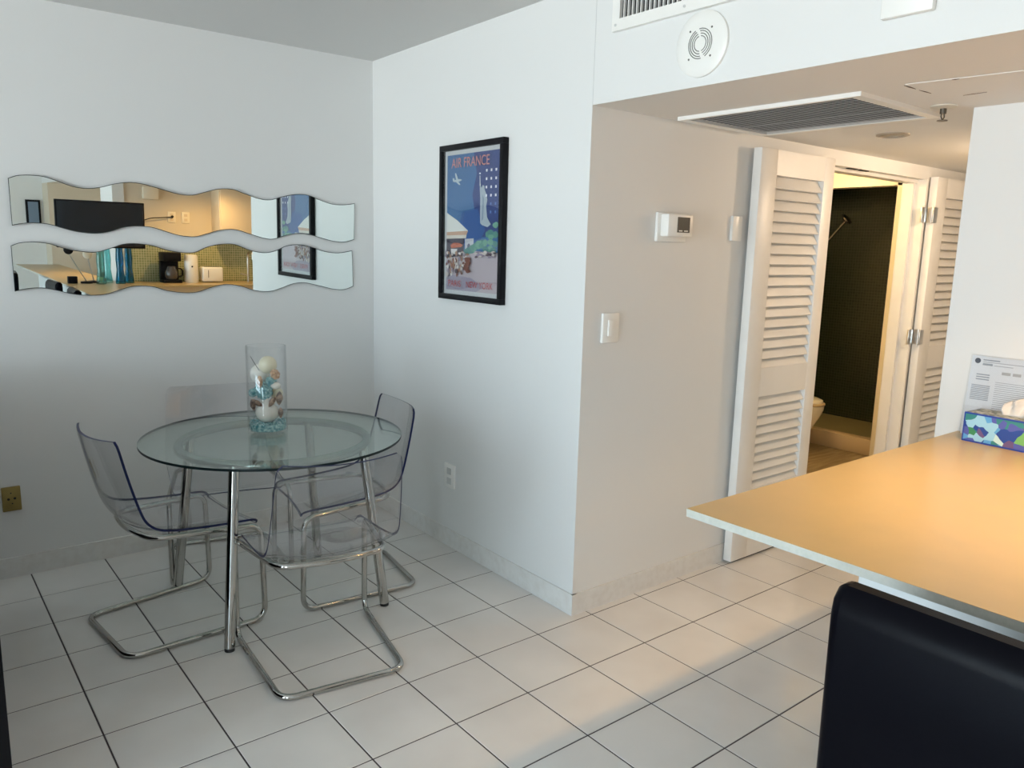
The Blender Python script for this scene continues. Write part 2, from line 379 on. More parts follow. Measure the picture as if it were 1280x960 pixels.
# louvered doors
def louver_door(name, x0, x1, y0, y1, mirrored, label):
    fr = MB()
    s = 0.43; zb, zt = 0.05, 6.65
    pl, pr_ = (x0 + s, x1 - 0.3) if not mirrored else (x0 + 0.45, x1 - 0.35)
    fr.tbox(x0, pl, y0, y1, zb, zt, 0.002); fr.tbox(pr_, x1, y0, y1, zb, zt, 0.002)
    for (a, b) in ((zb, 1.23), (2.78, 3.25), (6.27, zt)): fr.tbox(pl, pr_, y0 + 0.003, y1 - 0.003, a, b)
    o = struct(name, fr, M_DOOR, label, 'door')
    for (a, b, n) in ((1.23, 2.78, 10), (3.25, 6.27, 18)):
        l = MB(); p = (b - a) / n; ym = (y0 + y1) / 2
        for k in range(n):
            zc = (a + p * (k + 0.5)) * T
            hz = p * T * 0.60; hy = abs(y1 - y0) * T * 0.40; th = 0.0035
            # slat: bottom edge leans out towards the hall
            P = [(ym * T - hy, zc - hz), (ym * T - hy + 0.003, zc - hz - th), (ym * T + hy, zc + hz - th), (ym * T + hy - 0.003, zc + hz)]
            l.prism(P, 'x', pl * T - 0.003, pr_ * T + 0.003)
        l.build('louver_panel', M_DOOR, o)
    return o
d1 = louver_door('door_1', 9.11, 11.20, -6.07, -5.925, False, 'white louvered door leaf folded flat against the hall wall, left of the opening')
d2 = louver_door('door_2', 15.08, 17.25, -6.05, -5.90, True, 'white louvered door leaf right of the opening, hinges showing')
for z in (5.91, 3.47):
    h = MB(); h.tbox(14.82, 14.99, -5.93, -5.895, z - 0.15, z + 0.15, 0.0015)
    h.tbox(15.065, 15.08, -6.06, -5.92, z - 0.15, z + 0.15)
    h.tbox(14.99, 15.16, -6.075, -6.052, z - 0.15, z + 0.15, 0.0015)
    h.cyl((15.035 * T, -6.02 * T, (z - 0.16) * T), (15.035 * T, -6.02 * T, (z + 0.16) * T), 0.007)
    h.build('hinge', M_STEEL, d2)['label'] = 'brushed steel hinge'

# ---------------------------------------------------------------- ceiling and wall fittings
def fitting(name, label, cat): return thing(name, label, cat)
r = thing('ceiling_air_grille', 'long grey slatted air grille with white rim in the hall ceiling', 'air vent')
gx0, gx1, gy0, gy1 = 7.15, 9.12, -8.62, -6.06
b = MB(); z0 = SZ - 0.05
for q in ((gx0, gx1, gy0, gy0 + 0.13), (gx0, gx1, gy1 - 0.13, gy1), (gx0, gx0 + 0.06, gy0 + 0.13, gy1 - 0.13), (gx1 - 0.1, gx1, gy0 + 0.13, gy1 - 0.13)): b.tbox(*q, z0, SZ)
b.build('grille_rim', M_PLASTIC, r)
b = MB()
n = 19
for k in range(n):
    x = (gx0 + 0.12 + (gx1 - gx0 - 0.24) * (k + 0.5) / n) * T
    b.prism([(x - 0.006, SZ * T - 0.0135), (x - 0.0055, SZ * T - 0.0145), (x + 0.006, SZ * T - 0.0115), (x + 0.0055, SZ * T - 0.0105)], 'y', (gy0 + 0.12) * T, (gy1 - 0.12) * T)
b.build('slats', principled('grille_grey', (0.62, 0.59, 0.57), 0.45), r)
MB().tbox(gx0 + 0.1, gx1 - 0.1, gy0 + 0.1, gy1 - 0.1, SZ - 0.006, SZ).build('dark_backing', M_DARK, r)
MB().tbox((gx0 + gx1) / 2 + 0.1, (gx0 + gx1) / 2 + 0.14, gy0 + 0.1, gy1 - 0.1, z0 + 0.01, SZ - 0.04).build('cross_bar', M_GREY, r)
# access panel seams
r = MB(); M_CRACK = principled('dark_crack', (0.10, 0.06, 0.045), 0.9)
px = [(7.10, -9.12), (7.25, -10.3), (8.08, -10.3), (7.86, -9.10)]
r.prism([(x * T, y * T) for x, y in px], 'z', SZ * T - 0.003, SZ * T - 0.0005)
ap = r.build('ceiling_access_panel', M_SOFF); tag(ap, 'painted-over access panel with cracked seams in the lowered ceiling', 'access panel')
r = MB()
for (a, b_, wd) in (((7.12, -9.10), (7.38, -9.10), 0.012), ((7.46, -9.10), (7.72, -9.11), 0.008), ((8.06, -9.30), (8.04, -9.55), 0.008), ((7.17, -9.55), (7.18, -9.62), 0.014)):
    ax, ay = a[0] * T, a[1] * T; bx_, by = b_[0] * T, b_[1] * T
    d = Vector((bx_ - ax, by - ay, 0)).normalized(); nn = Vector((-d.y, d.x, 0)) * wd * 0.3
    r.prism([(ax + nn.x * 0.2, ay + nn.y * 0.2), ((ax + bx_) / 2 + nn.x, (ay + by) / 2 + nn.y), (bx_, by), ((ax + bx_) / 2 - nn.x, (ay + by) / 2 - nn.y)], 'z', SZ * T - 0.0042, SZ * T - 0.003)
r.build('crack', M_CRACK, ap)
# sprinkler
c = (8.62 * T, -8.86 * T, SZ * T)
r = thing('fire_sprinkler', 'small metal fire sprinkler head beside the air grille', 'sprinkler')
MB().lathe([(0.0, 0), (0.045, 0), (0.044, -0.004), (0.022, -0.010), (0.0, -0.010)], c, 28, False).build('escutcheon', principled('sprinkler_ring', (0.62, 0.58, 0.5), 0.4), r)
h = MB(); h.cyl((c[0], c[1], c[2] - 0.005), (c[0], c[1], c[2] - 0.028), 0.011)
h.tube([(c[0] - 0.010, c[1], c[2] - 0.026), (c[0] - 0.013, c[1], c[2] - 0.038), (c[0], c[1], c[2] - 0.050), (c[0] + 0.013, c[1], c[2] - 0.038), (c[0] + 0.010, c[1], c[2] - 0.026)], 0.0025, 8)
h.lathe([(0, -0.050), (0.018, -0.050), (0.018, -0.053), (0, -0.053)], c, 16, False)
h.build('sprinkler_head', principled('dull_bronze', (0.12, 0.10, 0.08), 0.4, 0.6), r)
def ceil_disc(x, y, rad, label):
    r = thing('recessed_light', label, 'ceiling light')
    c = (x * T, y * T, SZ * T)
    MB().lathe([(rad, 0), (rad, -0.006), (rad * 0.78, -0.010), (rad * 0.74, -0.004), (rad * 0.74, 0)], c, 32, False).build('trim_ring', principled('fixture_bronze', (0.35, 0.29, 0.22), 0.4), r)
    MB().lathe([(0, -0.002), (rad * 0.76, -0.002)], c, 32, False).build('lens', principled('frosted_lens', (0.5, 0.45, 0.36), 0.5), r)
ceil_disc(10.44, -7.37, 0.07, 'small unlit recessed light in the hall ceiling')
ceil_disc(13.1, -8.9, 0.05, 'recessed light at the wall end, half hidden beyond it')
ceil_disc(6.3, -11.3, 0.07, 'recessed kitchen light over the tissue box end of the counter')
ceil_disc(8.6, -16.8, 0.07, 'recessed kitchen light seen only in the mirrors')

XF = XP1 * T
# bulkhead grille with vertical bars
r = thing('bulkhead_air_register', 'white air register with vertical bars high on the bulkhead', 'air vent')
y0, y1, zb, zt = -9.3, -6.20, 7.64, 8.25
b = MB()
for q in ((y0, y1, zb, zb + 0.13), (y0, y1, zt - 0.08, zt), (y1 - 0.12, y1, zb + 0.13, zt - 0.08), (y0, y0 + 0.12, zb + 0.13, zt - 0.08)): b.tbox(XP1 - 0.06, XP1, *q)
b.build('register_frame', M_PLASTIC, r)
MB().tbox(XP1 - 0.012, XP1, y0 + 0.1, y1 - 0.1, zb + 0.1, zt - 0.06).build('dark_backing', M_DARK, r)
b = MB(); n = 42
for k in range(n):
    y = (y1 - 0.14 - (y1 - y0 - 0.28) * (k + 0.5) / n) * T
    b.box(XF - 0.014, XF - 0.004, y - 0.002, y + 0.002, (zb + 0.1) * T, (zt - 0.06) * T)
b.build('vertical_bars', M_PLASTIC, r)
for y in (-6.26, -7.3, -8.3): MB().cyl((XF - 0.0205, y * T, (zb + 0.065) * T), (XF - 0.018, y * T, (zb + 0.065) * T), 0.005, 12).build('screw', M_GREY, r)
# round speaker plate
cy, cz = -7.54 * T, 7.28 * T
r = thing('round_speaker', 'round white speaker plate with concentric slots on the bulkhead', 'speaker')
Mx = Matrix.Translation((XF, cy, cz)) @ Matrix.Rotation(-PI / 2, 4, 'Y')
MB().lathe([(0.104, 0), (0.104, 0.010), (0.098, 0.014), (0.075, 0.0155), (0, 0.0165)], (0, 0, 0), 48, False, Mx).build('plate', M_PLASTIC, r)
b = MB()
for k, rr in enumerate((0.024, 0.032, 0.040, 0.047)):
    for a0 in (15, 195):
        pts = []
        for t in range(13):
            a = math.radians(a0 + 160 * t / 12 + (4 * k))
            pts.append(Mx @ Vector((rr * math.cos(a), rr * math.sin(a), 0.0163)))
        b.tube(pts, 0.0016, 5)
for a in (45, 135, 225, 315):
    p = Mx @ Vector((0.062 * math.cos(math.radians(a)), 0.062 * math.sin(math.radians(a)), 0.0158)); b.ball(p, 0.0035, 6)
b.build('slots', principled('slot_grey', (0.16, 0.16, 0.15), 0.6), r)
b = MB().tbox(XP1 - 0.07, XP1, -9.98, -9.53, 7.13, 7.75, 0.004)
tag(b.build('blank_wall_box', M_PLASTIC), 'cream plastic cover box at the top of the bulkhead, right of the round speaker', 'cover box')
# crease in the paint where wall meets bulkhead
b = MB().tbox(XP1 - 0.003, XP1 - 0.0, YT - 0.008, YT, SZ, CZ)
struct('trim_6', b, principled('seam_paint', (0.6, 0.6, 0.6), 0.7), 'fine plaster seam between poster wall and bulkhead', 'trim')
# thermostat
YH = YT * T
r = thing('thermostat', 'white wall thermostat with a small dark screen', 'thermostat')
MB().tbox(7.04, 7.66, YT - 0.05, YT, 5.20, 5.60, 0.004).build('back_plate', M_PLASTIC, r)
MB().tbox(7.09, 7.62, YT - 0.20, YT - 0.05, 5.27, 5.58, 0.008).build('body', M_PLASTIC, r)
MB().tbox(7.28, 7.54, YT - 0.206, YT - 0.198, 5.33, 5.54).build('screen', principled('lcd_dark', (0.07, 0.065, 0.055), 0.2), r)
b = MB(); b.tbox(7.31, 7.38, YT - 0.21, YT - 0.205, 5.345, 5.36); b.tbox(7.42, 7.50, YT - 0.21, YT - 0.205, 5.345, 5.36)
b.build('screen_marks', M_PLASTIC, r)
r = thing('light_switch', 'white light switch by the wall corner below the thermostat', 'switch')
MB().tbox(6.07, 6.38, YT - 0.045, YT, 3.83, 4.23, 0.004).build('switch_plate', M_PLASTIC, r)
MB().tbox(6.16, 6.28, YT - 0.065, YT - 0.04, 3.92, 4.14, 0.003).build('rocker', M_PLASTIC, r)
b = MB().tbox(8.74, 8.98, YT - 0.05, YT, 5.25, 5.62, 0.003)
tag(b.build('blank_plate', M_PLASTIC), 'plain grey blank plate beside the left louvered door', 'wall plate')
# outlet on poster wall
r = thing('wall_outlet', 'white wall outlet low on the poster wall behind the right chair', 'outlet')
xo = (XP1 + (XP0 - XP1) * (-2.74 - YT) / (YC - YT)) 
MB().tbox(xo - 0.03, xo + 0.01, -2.89, -2.59, 1.04, 1.45, 0.003).build('outlet_plate', M_PLASTIC, r)
for z in (1.16, 1.33): MB().tbox(xo - 0.037, xo - 0.029, -2.80, -2.68, z - 0.055, z + 0.055, 0.002).build('socket', M_GREY, r)
# brass outlet on back wall
r = thing('brass_outlet', 'brass-coloured square outlet plate on the back wall at far left', 'outlet')
M_BRASS = principled('aged_brass', (0.30, 0.22, 0.07), 0.45, 0.5)
MB().tbox(-0.32, -0.08, YC - 0.05, YC, 1.035, 1.40, 0.003).build('outlet_plate', M_BRASS, r)
b = MB()
for (x, z, q) in ((-0.24, 1.22, 0.0055), (-0.16, 1.225, 0.0055), (-0.205, 1.31, 0.003), (-0.195, 1.15, 0.003)):
    b.cyl((x * T, (YC - 0.052) * T, z * T), (x * T, (YC - 0.045) * T, z * T), q, 12)
b.build('socket_holes', M_DARK, r)

# ---------------------------------------------------------------- wavy mirrors
MU = ([(0.026, 1.782), (0.061, 1.796), (0.103, 1.801), (0.157, 1.799), (0.211, 1.784), (0.266, 1.765), (0.323, 1.759), (0.382, 1.768), (0.442, 1.787), (0.504, 1.798), (0.566, 1.794), (0.641, 1.777), (0.719, 1.759), (0.785, 1.757), (0.84, 1.773), (0.911, 1.794), (0.982, 1.797), (1.039, 1.781), (1.113, 1.76), (1.173, 1.756), (1.235, 1.774), (1.314, 1.792), (1.386, 1.792), (1.46, 1.769), (1.527, 1.753), (1.595, 1.753), (1.66, 1.764)],
      [(0.027, 1.583), (0.068, 1.593), (0.111, 1.597), (0.165, 1.593), (0.22, 1.578), (0.276, 1.564), (0.346, 1.559), (0.406, 1.568), (0.468, 1.59), (0.53, 1.598), (0.594, 1.594), (0.657, 1.576), (0.723, 1.559), (0.79, 1.556), (0.846, 1.571), (0.917, 1.592), (0.989, 1.597), (1.062, 1.578), (1.137, 1.558), (1.19, 1.555), (1.261, 1.577), (1.326, 1.588), (1.39, 1.584), (1.456, 1.568), (1.524, 1.553), (1.593, 1.549), (1.656, 1.565)])
ML = ([(0.016, 1.498), (0.051, 1.512), (0.105, 1.517), (0.16, 1.511), (0.215, 1.493), (0.271, 1.481), (0.341, 1.476), (0.402, 1.493), (0.464, 1.515), (0.526, 1.519), (0.589, 1.511), (0.666, 1.489), (0.733, 1.48), (0.787, 1.483), (0.843, 1.508), (0.915, 1.525), (0.987, 1.524), (1.059, 1.498), (1.135, 1.486), (1.197, 1.497), (1.26, 1.524), (1.324, 1.531), (1.389, 1.523), (1.472, 1.499), (1.557, 1.491), (1.641, 1.505)],
      [(0.017, 1.301), (0.07, 1.312), (0.124, 1.314), (0.18, 1.302), (0.236, 1.286), (0.305, 1.278), (0.377, 1.282), (0.44, 1.302), (0.503, 1.318), (0.58, 1.315), (0.644, 1.295), (0.724, 1.283), (0.793, 1.286), (0.864, 1.309), (0.936, 1.322), (1.009, 1.312), (1.083, 1.289), (1.16, 1.283), (1.223, 1.299), (1.287, 1.321), (1.352, 1.327), (1.435, 1.311), (1.52, 1.291), (1.59, 1.287), (1.648, 1.305)])
def spline(L, n=5):
    out = []
    for i in range(len(L) - 1):
        p0 = L[max(i - 1, 0)]; p1 = L[i]; p2 = L[i + 1]; p3 = L[min(i + 2, len(L) - 1)]
        for k in range(n):
            t = k / n
            out.append(tuple(0.5 * (2 * p1[c] + (p2[c] - p0[c]) * t + (2 * p0[c] - 5 * p1[c] + 4 * p2[c] - p3[c]) * t * t + (3 * p1[c] - p0[c] - 3 * p2[c] + p3[c]) * t ** 3) for c in (0, 1)))
    out.append(L[-1])
    return out
TILT_X, TILT_Z = 0.012, 0.0055
def wavy(data, label):
    top, bot = spline(data[0]), spline(data[1])
    poly = top + bot[::-1]
    cx = 0.84; cz = sum(p[1] for p in poly) / len(poly)
    r = thing('wavy_mirror', label, 'mirror', (cx, -0.022, cz), 0, 'pair of wavy wall mirrors')
    Mr = Matrix.Rotation(TILT_Z, 4, 'Z') @ Matrix.Rotation(TILT_X, 4, 'X')
    L = [(x - cx, z - cz) for x, z in poly]
    b = MB(); b.prism(L, 'y', 0.0, 0.004); o = b.build('mirror_plate', M_MEDGE, r, Mr)
    q = []
    N = len(L)
    for i in range(N):
        a = Vector(L[i - 1]); c = Vector(L[i]); e = Vector(L[(i + 1) % N])
        n1 = Vector((c.y - a.y, -(c.x - a.x))).normalized(); n2 = Vector((e.y - c.y, -(e.x - c.x))).normalized()
        n = (n1 + n2).normalized(); q.append(tuple(c + n * 0.0028))
    b = MB(); b.prism(q, 'y', -0.0008, 0.0); b.build('mirror_face', M_MIRROR, r, Mr)
    for x in (-0.6, 0, 0.6): MB().box(x - 0.02, x + 0.02, 0.004, 0.0215, -0.02, 0.02).build('wall_pad', M_GREY, r)
wavy(MU, 'upper wavy-edged frameless mirror on the back wall')
wavy(ML, 'lower wavy-edged frameless mirror, just below its twin')

# ---------------------------------------------------------------- framed travel poster
def pyx(y): return XP1 + (XP0 - XP1) * (y - YT) / (YC - YT)
PY0, PY1, PZ0, PZ1 = -2.46 * T, -4.155 * T, 4.22 * T, 6.615 * T
ang = math.atan2((XP0 - XP1), (YC - YT))       # wall's slight angle
r = thing('framed_poster', 'tall black-framed blue travel poster on the white wall', 'framed poster', ((pyx(-3.3) * T - 0.002), (PY0 + PY1) / 2, (PZ0 + PZ1) / 2), -ang)
PW, PH = abs(PY1 - PY0), PZ1 - PZ0
# local frame: wall is +x; left-to-right on the print is -y; up is z
def LM(xoff=0.0): # maps (u right, v up, w towards room) to local
    return Matrix(((0, 0, -1, xoff), (-1, 0, 0, 0), (0, 1, 0, 0), (0, 0, 0, 1)))
fw = 0.026
b = MB()
for (a0, a1, c0, c1) in ((-PW / 2, PW / 2, PH / 2 - fw, PH / 2), (-PW / 2, PW / 2, -PH / 2, -PH / 2 + fw), (-PW / 2, -PW / 2 + fw, -PH / 2 + fw, PH / 2 - fw), (PW / 2 - fw, PW / 2, -PH / 2 + fw, PH / 2 - fw)):
    b.box(a0, a1, c0, c1, 0.0, 0.030, 0.0015)
b.build('frame', M_BLACK, r, LM())
MB().box(-PW / 2 + fw, PW / 2 - fw, -PH / 2 + fw, PH / 2 - fw, 0.004, 0.010).build('mount_board', principled('mat_white', (0.62, 0.65, 0.66), 0.7), r, LM())
iw, ih = PW - 2 * fw - 0.036, PH - 2 * fw - 0.040
U = lambda u: -iw / 2 + u * iw
V = lambda v: ih / 2 - v * ih
pb = MB(); pmats = []
def pcol(name, c):
    mt = principled('print_' + name, c, 0.6); 
    if mt not in pmats: pmats.append(mt)
    return pmats.index(mt)
lay = [0]
def poly(name, c, pts):
    pb.mi = pcol(name, c); lay[0] += 1; z = 0.0102 + lay[0] * 0.00006
    fc = pb.bm.faces.new([pb.bm.verts.new((U(u), V(v), z)) for u, v in pts]); fc.material_index = pb.mi
def blob(name, c, u, v, ru, rv, n=9, jit=0.25):
    poly(name, c, [(u + ru * math.cos(2 * PI * k / n) * random.uniform(1 - jit, 1 + jit), v + rv * math.sin(2 * PI * k / n) * random.uniform(1 - jit, 1 + jit)) for k in range(n)])
poly('sky', (0.045, 0.16, 0.36), [(0, 0), (1, 0), (1, 0.72), (0, 0.72)])
poly('night', (0.022, 0.055, 0.22), [(0.52, 0), (1, 0), (1, 0.6), (0.5, 0.6), (0.56, 0.45), (0.50, 0.3), (0.58, 0.15)])
poly('deep', (0.02, 0.10, 0.33), [(0.30, 0.42), (0.6, 0.40), (0.75, 0.55), (0.6, 0.68), (0.2, 0.66)])
poly('ground', (0.52, 0.46, 0.50), [(0, 0.72), (0.5, 0.70), (1, 0.71), (1, 1), (0, 1)])
poly('shade', (0.36, 0.33, 0.42), [(0, 0.88), (0.5, 0.90), (0.75, 0.96), (0.6, 1), (0, 1)])
# long hall building; its white top includes window glare painted into the print
poly('roof_glare', (0.80, 0.82, 0.78), [(0, 0.42), (0.22, 0.48), (0.43, 0.555), (0.40, 0.575), (0, 0.575)])
poly('eave', (0.62, 0.40, 0.28), [(0, 0.565), (0.43, 0.555), (0.40, 0.585), (0, 0.59)])
poly('front', (0.74, 0.70, 0.62), [(0, 0.59), (0.40, 0.585), (0.39, 0.61), (0, 0.615)])
poly('dark', (0.07, 0.06, 0.09), [(0.0, 0.615), (0.36, 0.61), (0.34, 0.74), (0, 0.76)])
poly('awning', (0.55, 0.15, 0.08), [(0.08, 0.665), (0.14, 0.645), (0.26, 0.645), (0.33, 0.66), (0.30, 0.675), (0.10, 0.685)])
poly('white', (0.75, 0.75, 0.74), [(0.09, 0.69), (0.22, 0.69), (0.21, 0.73), (0.10, 0.73)])
# pale arch
poly('stone', (0.55, 0.58, 0.62), [(0.37, 0.615), (0.54, 0.61), (0.54, 0.64), (0.52, 0.70), (0.38, 0.71)])
poly('arch', (0.12, 0.14, 0.22), [(0.42, 0.70), (0.42, 0.66), (0.45, 0.645), (0.48, 0.66), (0.48, 0.70)])
# trees
for k in range(34):
    t = random.random(); u = 0.42 + 0.6 * t; top = 0.71 - 0.21 * t
    blob('leaf%d' % (k % 3), ((0.10, 0.30, 0.24), (0.16, 0.38, 0.28), (0.07, 0.24, 0.22))[k % 3], min(u, 0.94), random.uniform(top, 0.70), 0.055, 0.022)
# pale draped monument on a pedestal
poly('statue', (0.42, 0.50, 0.56), [(0.665, 0.50), (0.66, 0.42), (0.66, 0.33), (0.65, 0.28), (0.645, 0.24), (0.655, 0.21), (0.665, 0.24), (0.68, 0.255), (0.70, 0.235), (0.73, 0.24), (0.735, 0.265), (0.77, 0.30), (0.79, 0.34), (0.77, 0.38), (0.79, 0.46), (0.83, 0.49), (0.86, 0.51), (0.80, 0.53), (0.70, 0.515)])
poly('statue_shade', (0.24, 0.32, 0.42), [(0.70, 0.30), (0.73, 0.33), (0.72, 0.47), (0.69, 0.49), (0.70, 0.40)])
poly('statue_arm', (0.70, 0.76, 0.80), [(0.645, 0.24), (0.642, 0.165), (0.652, 0.165), (0.660, 0.235)])
blob('star', (0.85, 0.88, 0.92), 0.647, 0.152, 0.016, 0.006, 7, 0.1)
for i in range(6):
    for j in range(3):
        c = (0.85, 0.88, 0.95) if i < 4 else (0.10, 0.2, 0.5)
        u, v = 0.77 + 0.085 * j, 0.135 + 0.058 * i
        if i > 3 and j == 0: continue
        poly('dot' + ('a' if i < 4 else 'b'), c, [(u - 0.014, v - 0.009), (u + 0.014, v - 0.009), (u + 0.014, v + 0.009), (u - 0.014, v + 0.009)])
# airplane
poly('plane', (0.50, 0.60, 0.65), [(0.12, 0.170), (0.15, 0.168), (0.165, 0.182), (0.27, 0.178), (0.31, 0.186), (0.27, 0.196), (0.15, 0.197), (0.13, 0.19)])
poly('plane', (0.50, 0.60, 0.65), [(0.19, 0.180), (0.17, 0.135), (0.19, 0.133), (0.235, 0.18)])
poly('plane', (0.50, 0.60, 0.65), [(0.18, 0.195), (0.26, 0.222), (0.28, 0.218), (0.235, 0.194)])
# crowd and traffic
cc = [('p1', (0.20, 0.07, 0.05)), ('p2', (0.62, 0.56, 0.52)), ('p3', (0.10, 0.07, 0.09)), ('p4', (0.40, 0.22, 0.14)), ('p5', (0.78, 0.74, 0.70)), ('p6', (0.30, 0.25, 0.33))]
for k in range(110):
    v = random.uniform(0.72, 0.89); u = random.uniform(0.02, 0.50 - (v - 0.72) * 0.9); nm, c = random.choice(cc)
    blob(nm, c, u, v, random.uniform(0.012, 0.028), random.uniform(0.008, 0.022))
for k in range(8): blob('p1', (0.20, 0.07, 0.05), 0.45 + random.uniform(-0.03, 0.04), 0.76 + 0.013 * k, 0.05, 0.014)
for k in range(26): nm, c = random.choice(cc[2:3] + cc[5:] + cc[1:2]); blob(nm, c, random.uniform(0.60, 0.97), random.uniform(0.705, 0.745), 0.03, 0.008)
pb.build('print', pmats, r, LM())
M_RED = principled('poster_red', (0.50, 0.06, 0.07), 0.6); M_SAL = principled('poster_salmon', (0.62, 0.25, 0.22), 0.6)
def ptext(body, mat, u0, u1, v0, v1, nm):
    text_mesh(nm, body, mat, r, LM() @ Matrix.Translation((U(u0), V(v1), 0.0205)), (u1 - u0) * iw, (v1 - v0) * ih, 0, 0.0)
ptext('AIR FRANCE', M_SAL, 0.12, 0.84, 0.028, 0.098, 'title_lettering')
ptext('PARIS', M_RED, 0.08, 0.33, 0.925, 0.972, 'caption_lettering')
ptext('NEW YORK', M_RED, 0.44, 0.94, 0.925, 0.972, 'caption_lettering')
MB().box(-PW / 2 + fw, PW / 2 - fw, -PH / 2 + fw, PH / 2 - fw, 0.0225, 0.0245).build('glazing', M_PGLASS, r, LM())

# ---------------------------------------------------------------- glass table
TX, TY = 0.82, -0.903
t = thing('dining_table', 'round glass dining table on four splayed chrome legs', 'dining table', (TX, TY, 0))
b = MB(); b.mi = 0
n = 96; R0 = 0.532; z0, z1 = 0.727, 0.737
vt = [b.bm.verts.new((R0 * math.cos(2 * PI * i / n), R0 * math.sin(2 * PI * i / n), z1)) for i in range(n)]
vb = [b.bm.verts.new((R0 * math.cos(2 * PI * i / n), R0 * math.sin(2 * PI * i / n), z0)) for i in range(n)]
b._mark([b.bm.faces.new(vt), b.bm.faces.new(vb[::-1])])
b.mi = 1; b._mark([b.bm.faces.new((vb[i - 1], vb[i], vt[i], vt[i - 1])) for i in range(n)], True)
b.build('glass_top', [M_TGLASS, M_TEDGE], t)
RR = 0.383
b = MB(); b.tube([(RR * math.cos(2 * PI * i / 64), RR * math.sin(2 * PI * i / 64), 0.708) for i in range(64)], 0.0185, 14, True)
b.build('ring', principled('satin_steel_ring', (0.30, 0.31, 0.30), 0.22, 1.0), t)
for sx, sy in ((-1, -1), (1, -1), (1, 1), (-1, 1)):
    s = RR / 2 ** 0.5
    top = Vector((sx * s, sy * s, 0.705)); bot = Vector((sx * 0.335, sy * 0.335, 0.012))
    o = MB().cyl(bot, top, 0.0205, 24).build('leg', M_CHROME, t)
    MB().lathe([(0, 0), (0.019, 0), (0.019, 0.016), (0, 0.016)], (bot.x, bot.y, 0), 20, False).build('foot_cap', M_RUBBER, o)

# ---------------------------------------------------------------- clear cantilever chairs
PROF = [(-0.262, 0.828), (-0.250, 0.77), (-0.235, 0.70), (-0.218, 0.63), (-0.200, 0.565), (-0.182, 0.52), (-0.150, 0.488), (-0.105, 0.470), (-0.04, 0.459), (0.04, 0.450), (0.12, 0.443), (0.19, 0.438), (0.232, 0.434), (0.250, 0.424), (0.250, 0.412)]
def chair_shell():
    b = MB(); P = spline(PROF, 3); N = len(P); K = 22
    L = [0.0]
    for i in range(1, N): L.append(L[-1] + math.hypot(P[i][0] - P[i - 1][0], P[i][1] - P[i - 1][1]))
    tot = L[-1]
    def srf(i, k, off):
        x, z = P[i]; s = L[i] / tot
        a = P[min(i + 1, N - 1)]; c = P[max(i - 1, 0)]
        d = Vector((a[0] - c[0], a[1] - c[1])).normalized(); nrm = Vector((-d.y, d.x))    # towards sitter side / up
        if nrm.x * 1 + nrm.y < 0: nrm = -nrm
        hw = 0.218 + 0.022 * min(1, s / 0.45)
        if s < 0.035: hw -= 0.020 * (1 - s / 0.035) ** 2
        if s > 0.95: hw -= 0.02 * ((s - 0.95) / 0.05) ** 2
        v = -1 + 2 * k / K
        cup = 0.038 * (1 - v * v) * (1 - 0.55 * max(0, (s - 0.5) / 0.5))     # middle lies back / low
        if s > 0.93: cup *= 0.7
        p = Vector((x, z)) - nrm * cup + nrm * 0.006
        p = p + nrm * off
        return (p.x, hw * v, p.y)
    th = 0.009
    A = [[b.bm.verts.new(srf(i, k, 0)) for k in range(K + 1)] for i in range(N)]
    B = [[b.bm.verts.new(srf(i, k, -th)) for k in range(K + 1)] for i in range(N)]
    b.mi = 0
    for i in range(N - 1):
        for k in range(K):
            b._mark([b.bm.faces.new((A[i][k], A[i][k + 1], A[i + 1][k + 1], A[i + 1][k])), b.bm.faces.new((B[i][k], B[i + 1][k], B[i + 1][k + 1], B[i][k + 1]))], True)
    b.mi = 1
    for i in range(N - 1):
        b._mark([b.bm.faces.new((A[i][0], A[i + 1][0], B[i + 1][0], B[i][0])), b.bm.faces.new((A[i][K], B[i][K], B[i + 1][K], A[i + 1][K]))], True)
    for k in range(K):
        b._mark([b.bm.faces.new((A[0][k], B[0][k], B[0][k + 1], A[0][k + 1])), b.bm.faces.new((A[N - 1][k], A[N - 1][k + 1], B[N - 1][k + 1], B[N - 1][k]))], True)
    return b
def make_chair(label, loc, rz):
    c = thing('cantilever_chair', label, 'chair', loc, rz, 'clear chairs round the glass table')
    chair_shell().build('seat_shell', [M_ACR, M_AEDGE], c)
    r = 0.0115
    pts = [(-0.268, 0.225, r), (0.262, 0.262, r), (0.252, 0.262, 0.415), (-0.150, 0.195, 0.436), (-0.182, 0.0, 0.436), (-0.150, -0.195, 0.436), (0.252, -0.262, 0.415), (0.262, -0.262, r), (-0.268, -0.225, r)]
    MB().tube(pts, r, 14, True, [0.06, 0.06, 0.055, 0.06, 0.15, 0.06, 0.055, 0.06, 0.06], 8).build('tube_frame', M_CHROME, c)
    for x, y in ((0.17, 0.235), (0.17, -0.235), (-0.09, 0.205), (-0.09, -0.205)):
        MB().lathe([(0, -0.006), (0.010, -0.006), (0.018, 0.002), (0.018, 0.008), (0, 0.009)], (x, y * 0.93, 0.436 if x > 0 else 0.444), 20, False).build('mounting_button', M_ACR, c)
    return c
chairL = make_chair('clear chair at the left of the glass table, facing right', (0.400, -0.845, 0), math.radians(6.5))
dup(chairL, (0.765, -1.455, 0), math.radians(82), 'clear chair in front of the glass table, its back to the viewer')
dup(chairL, (1.140, -0.890, 0), math.radians(171), 'clear chair at the right of the glass table near the poster wall')
dup(chairL, (0.775, -0.350, 0), math.radians(-101), 'clear chair behind the glass table, its back to the mirror wall')

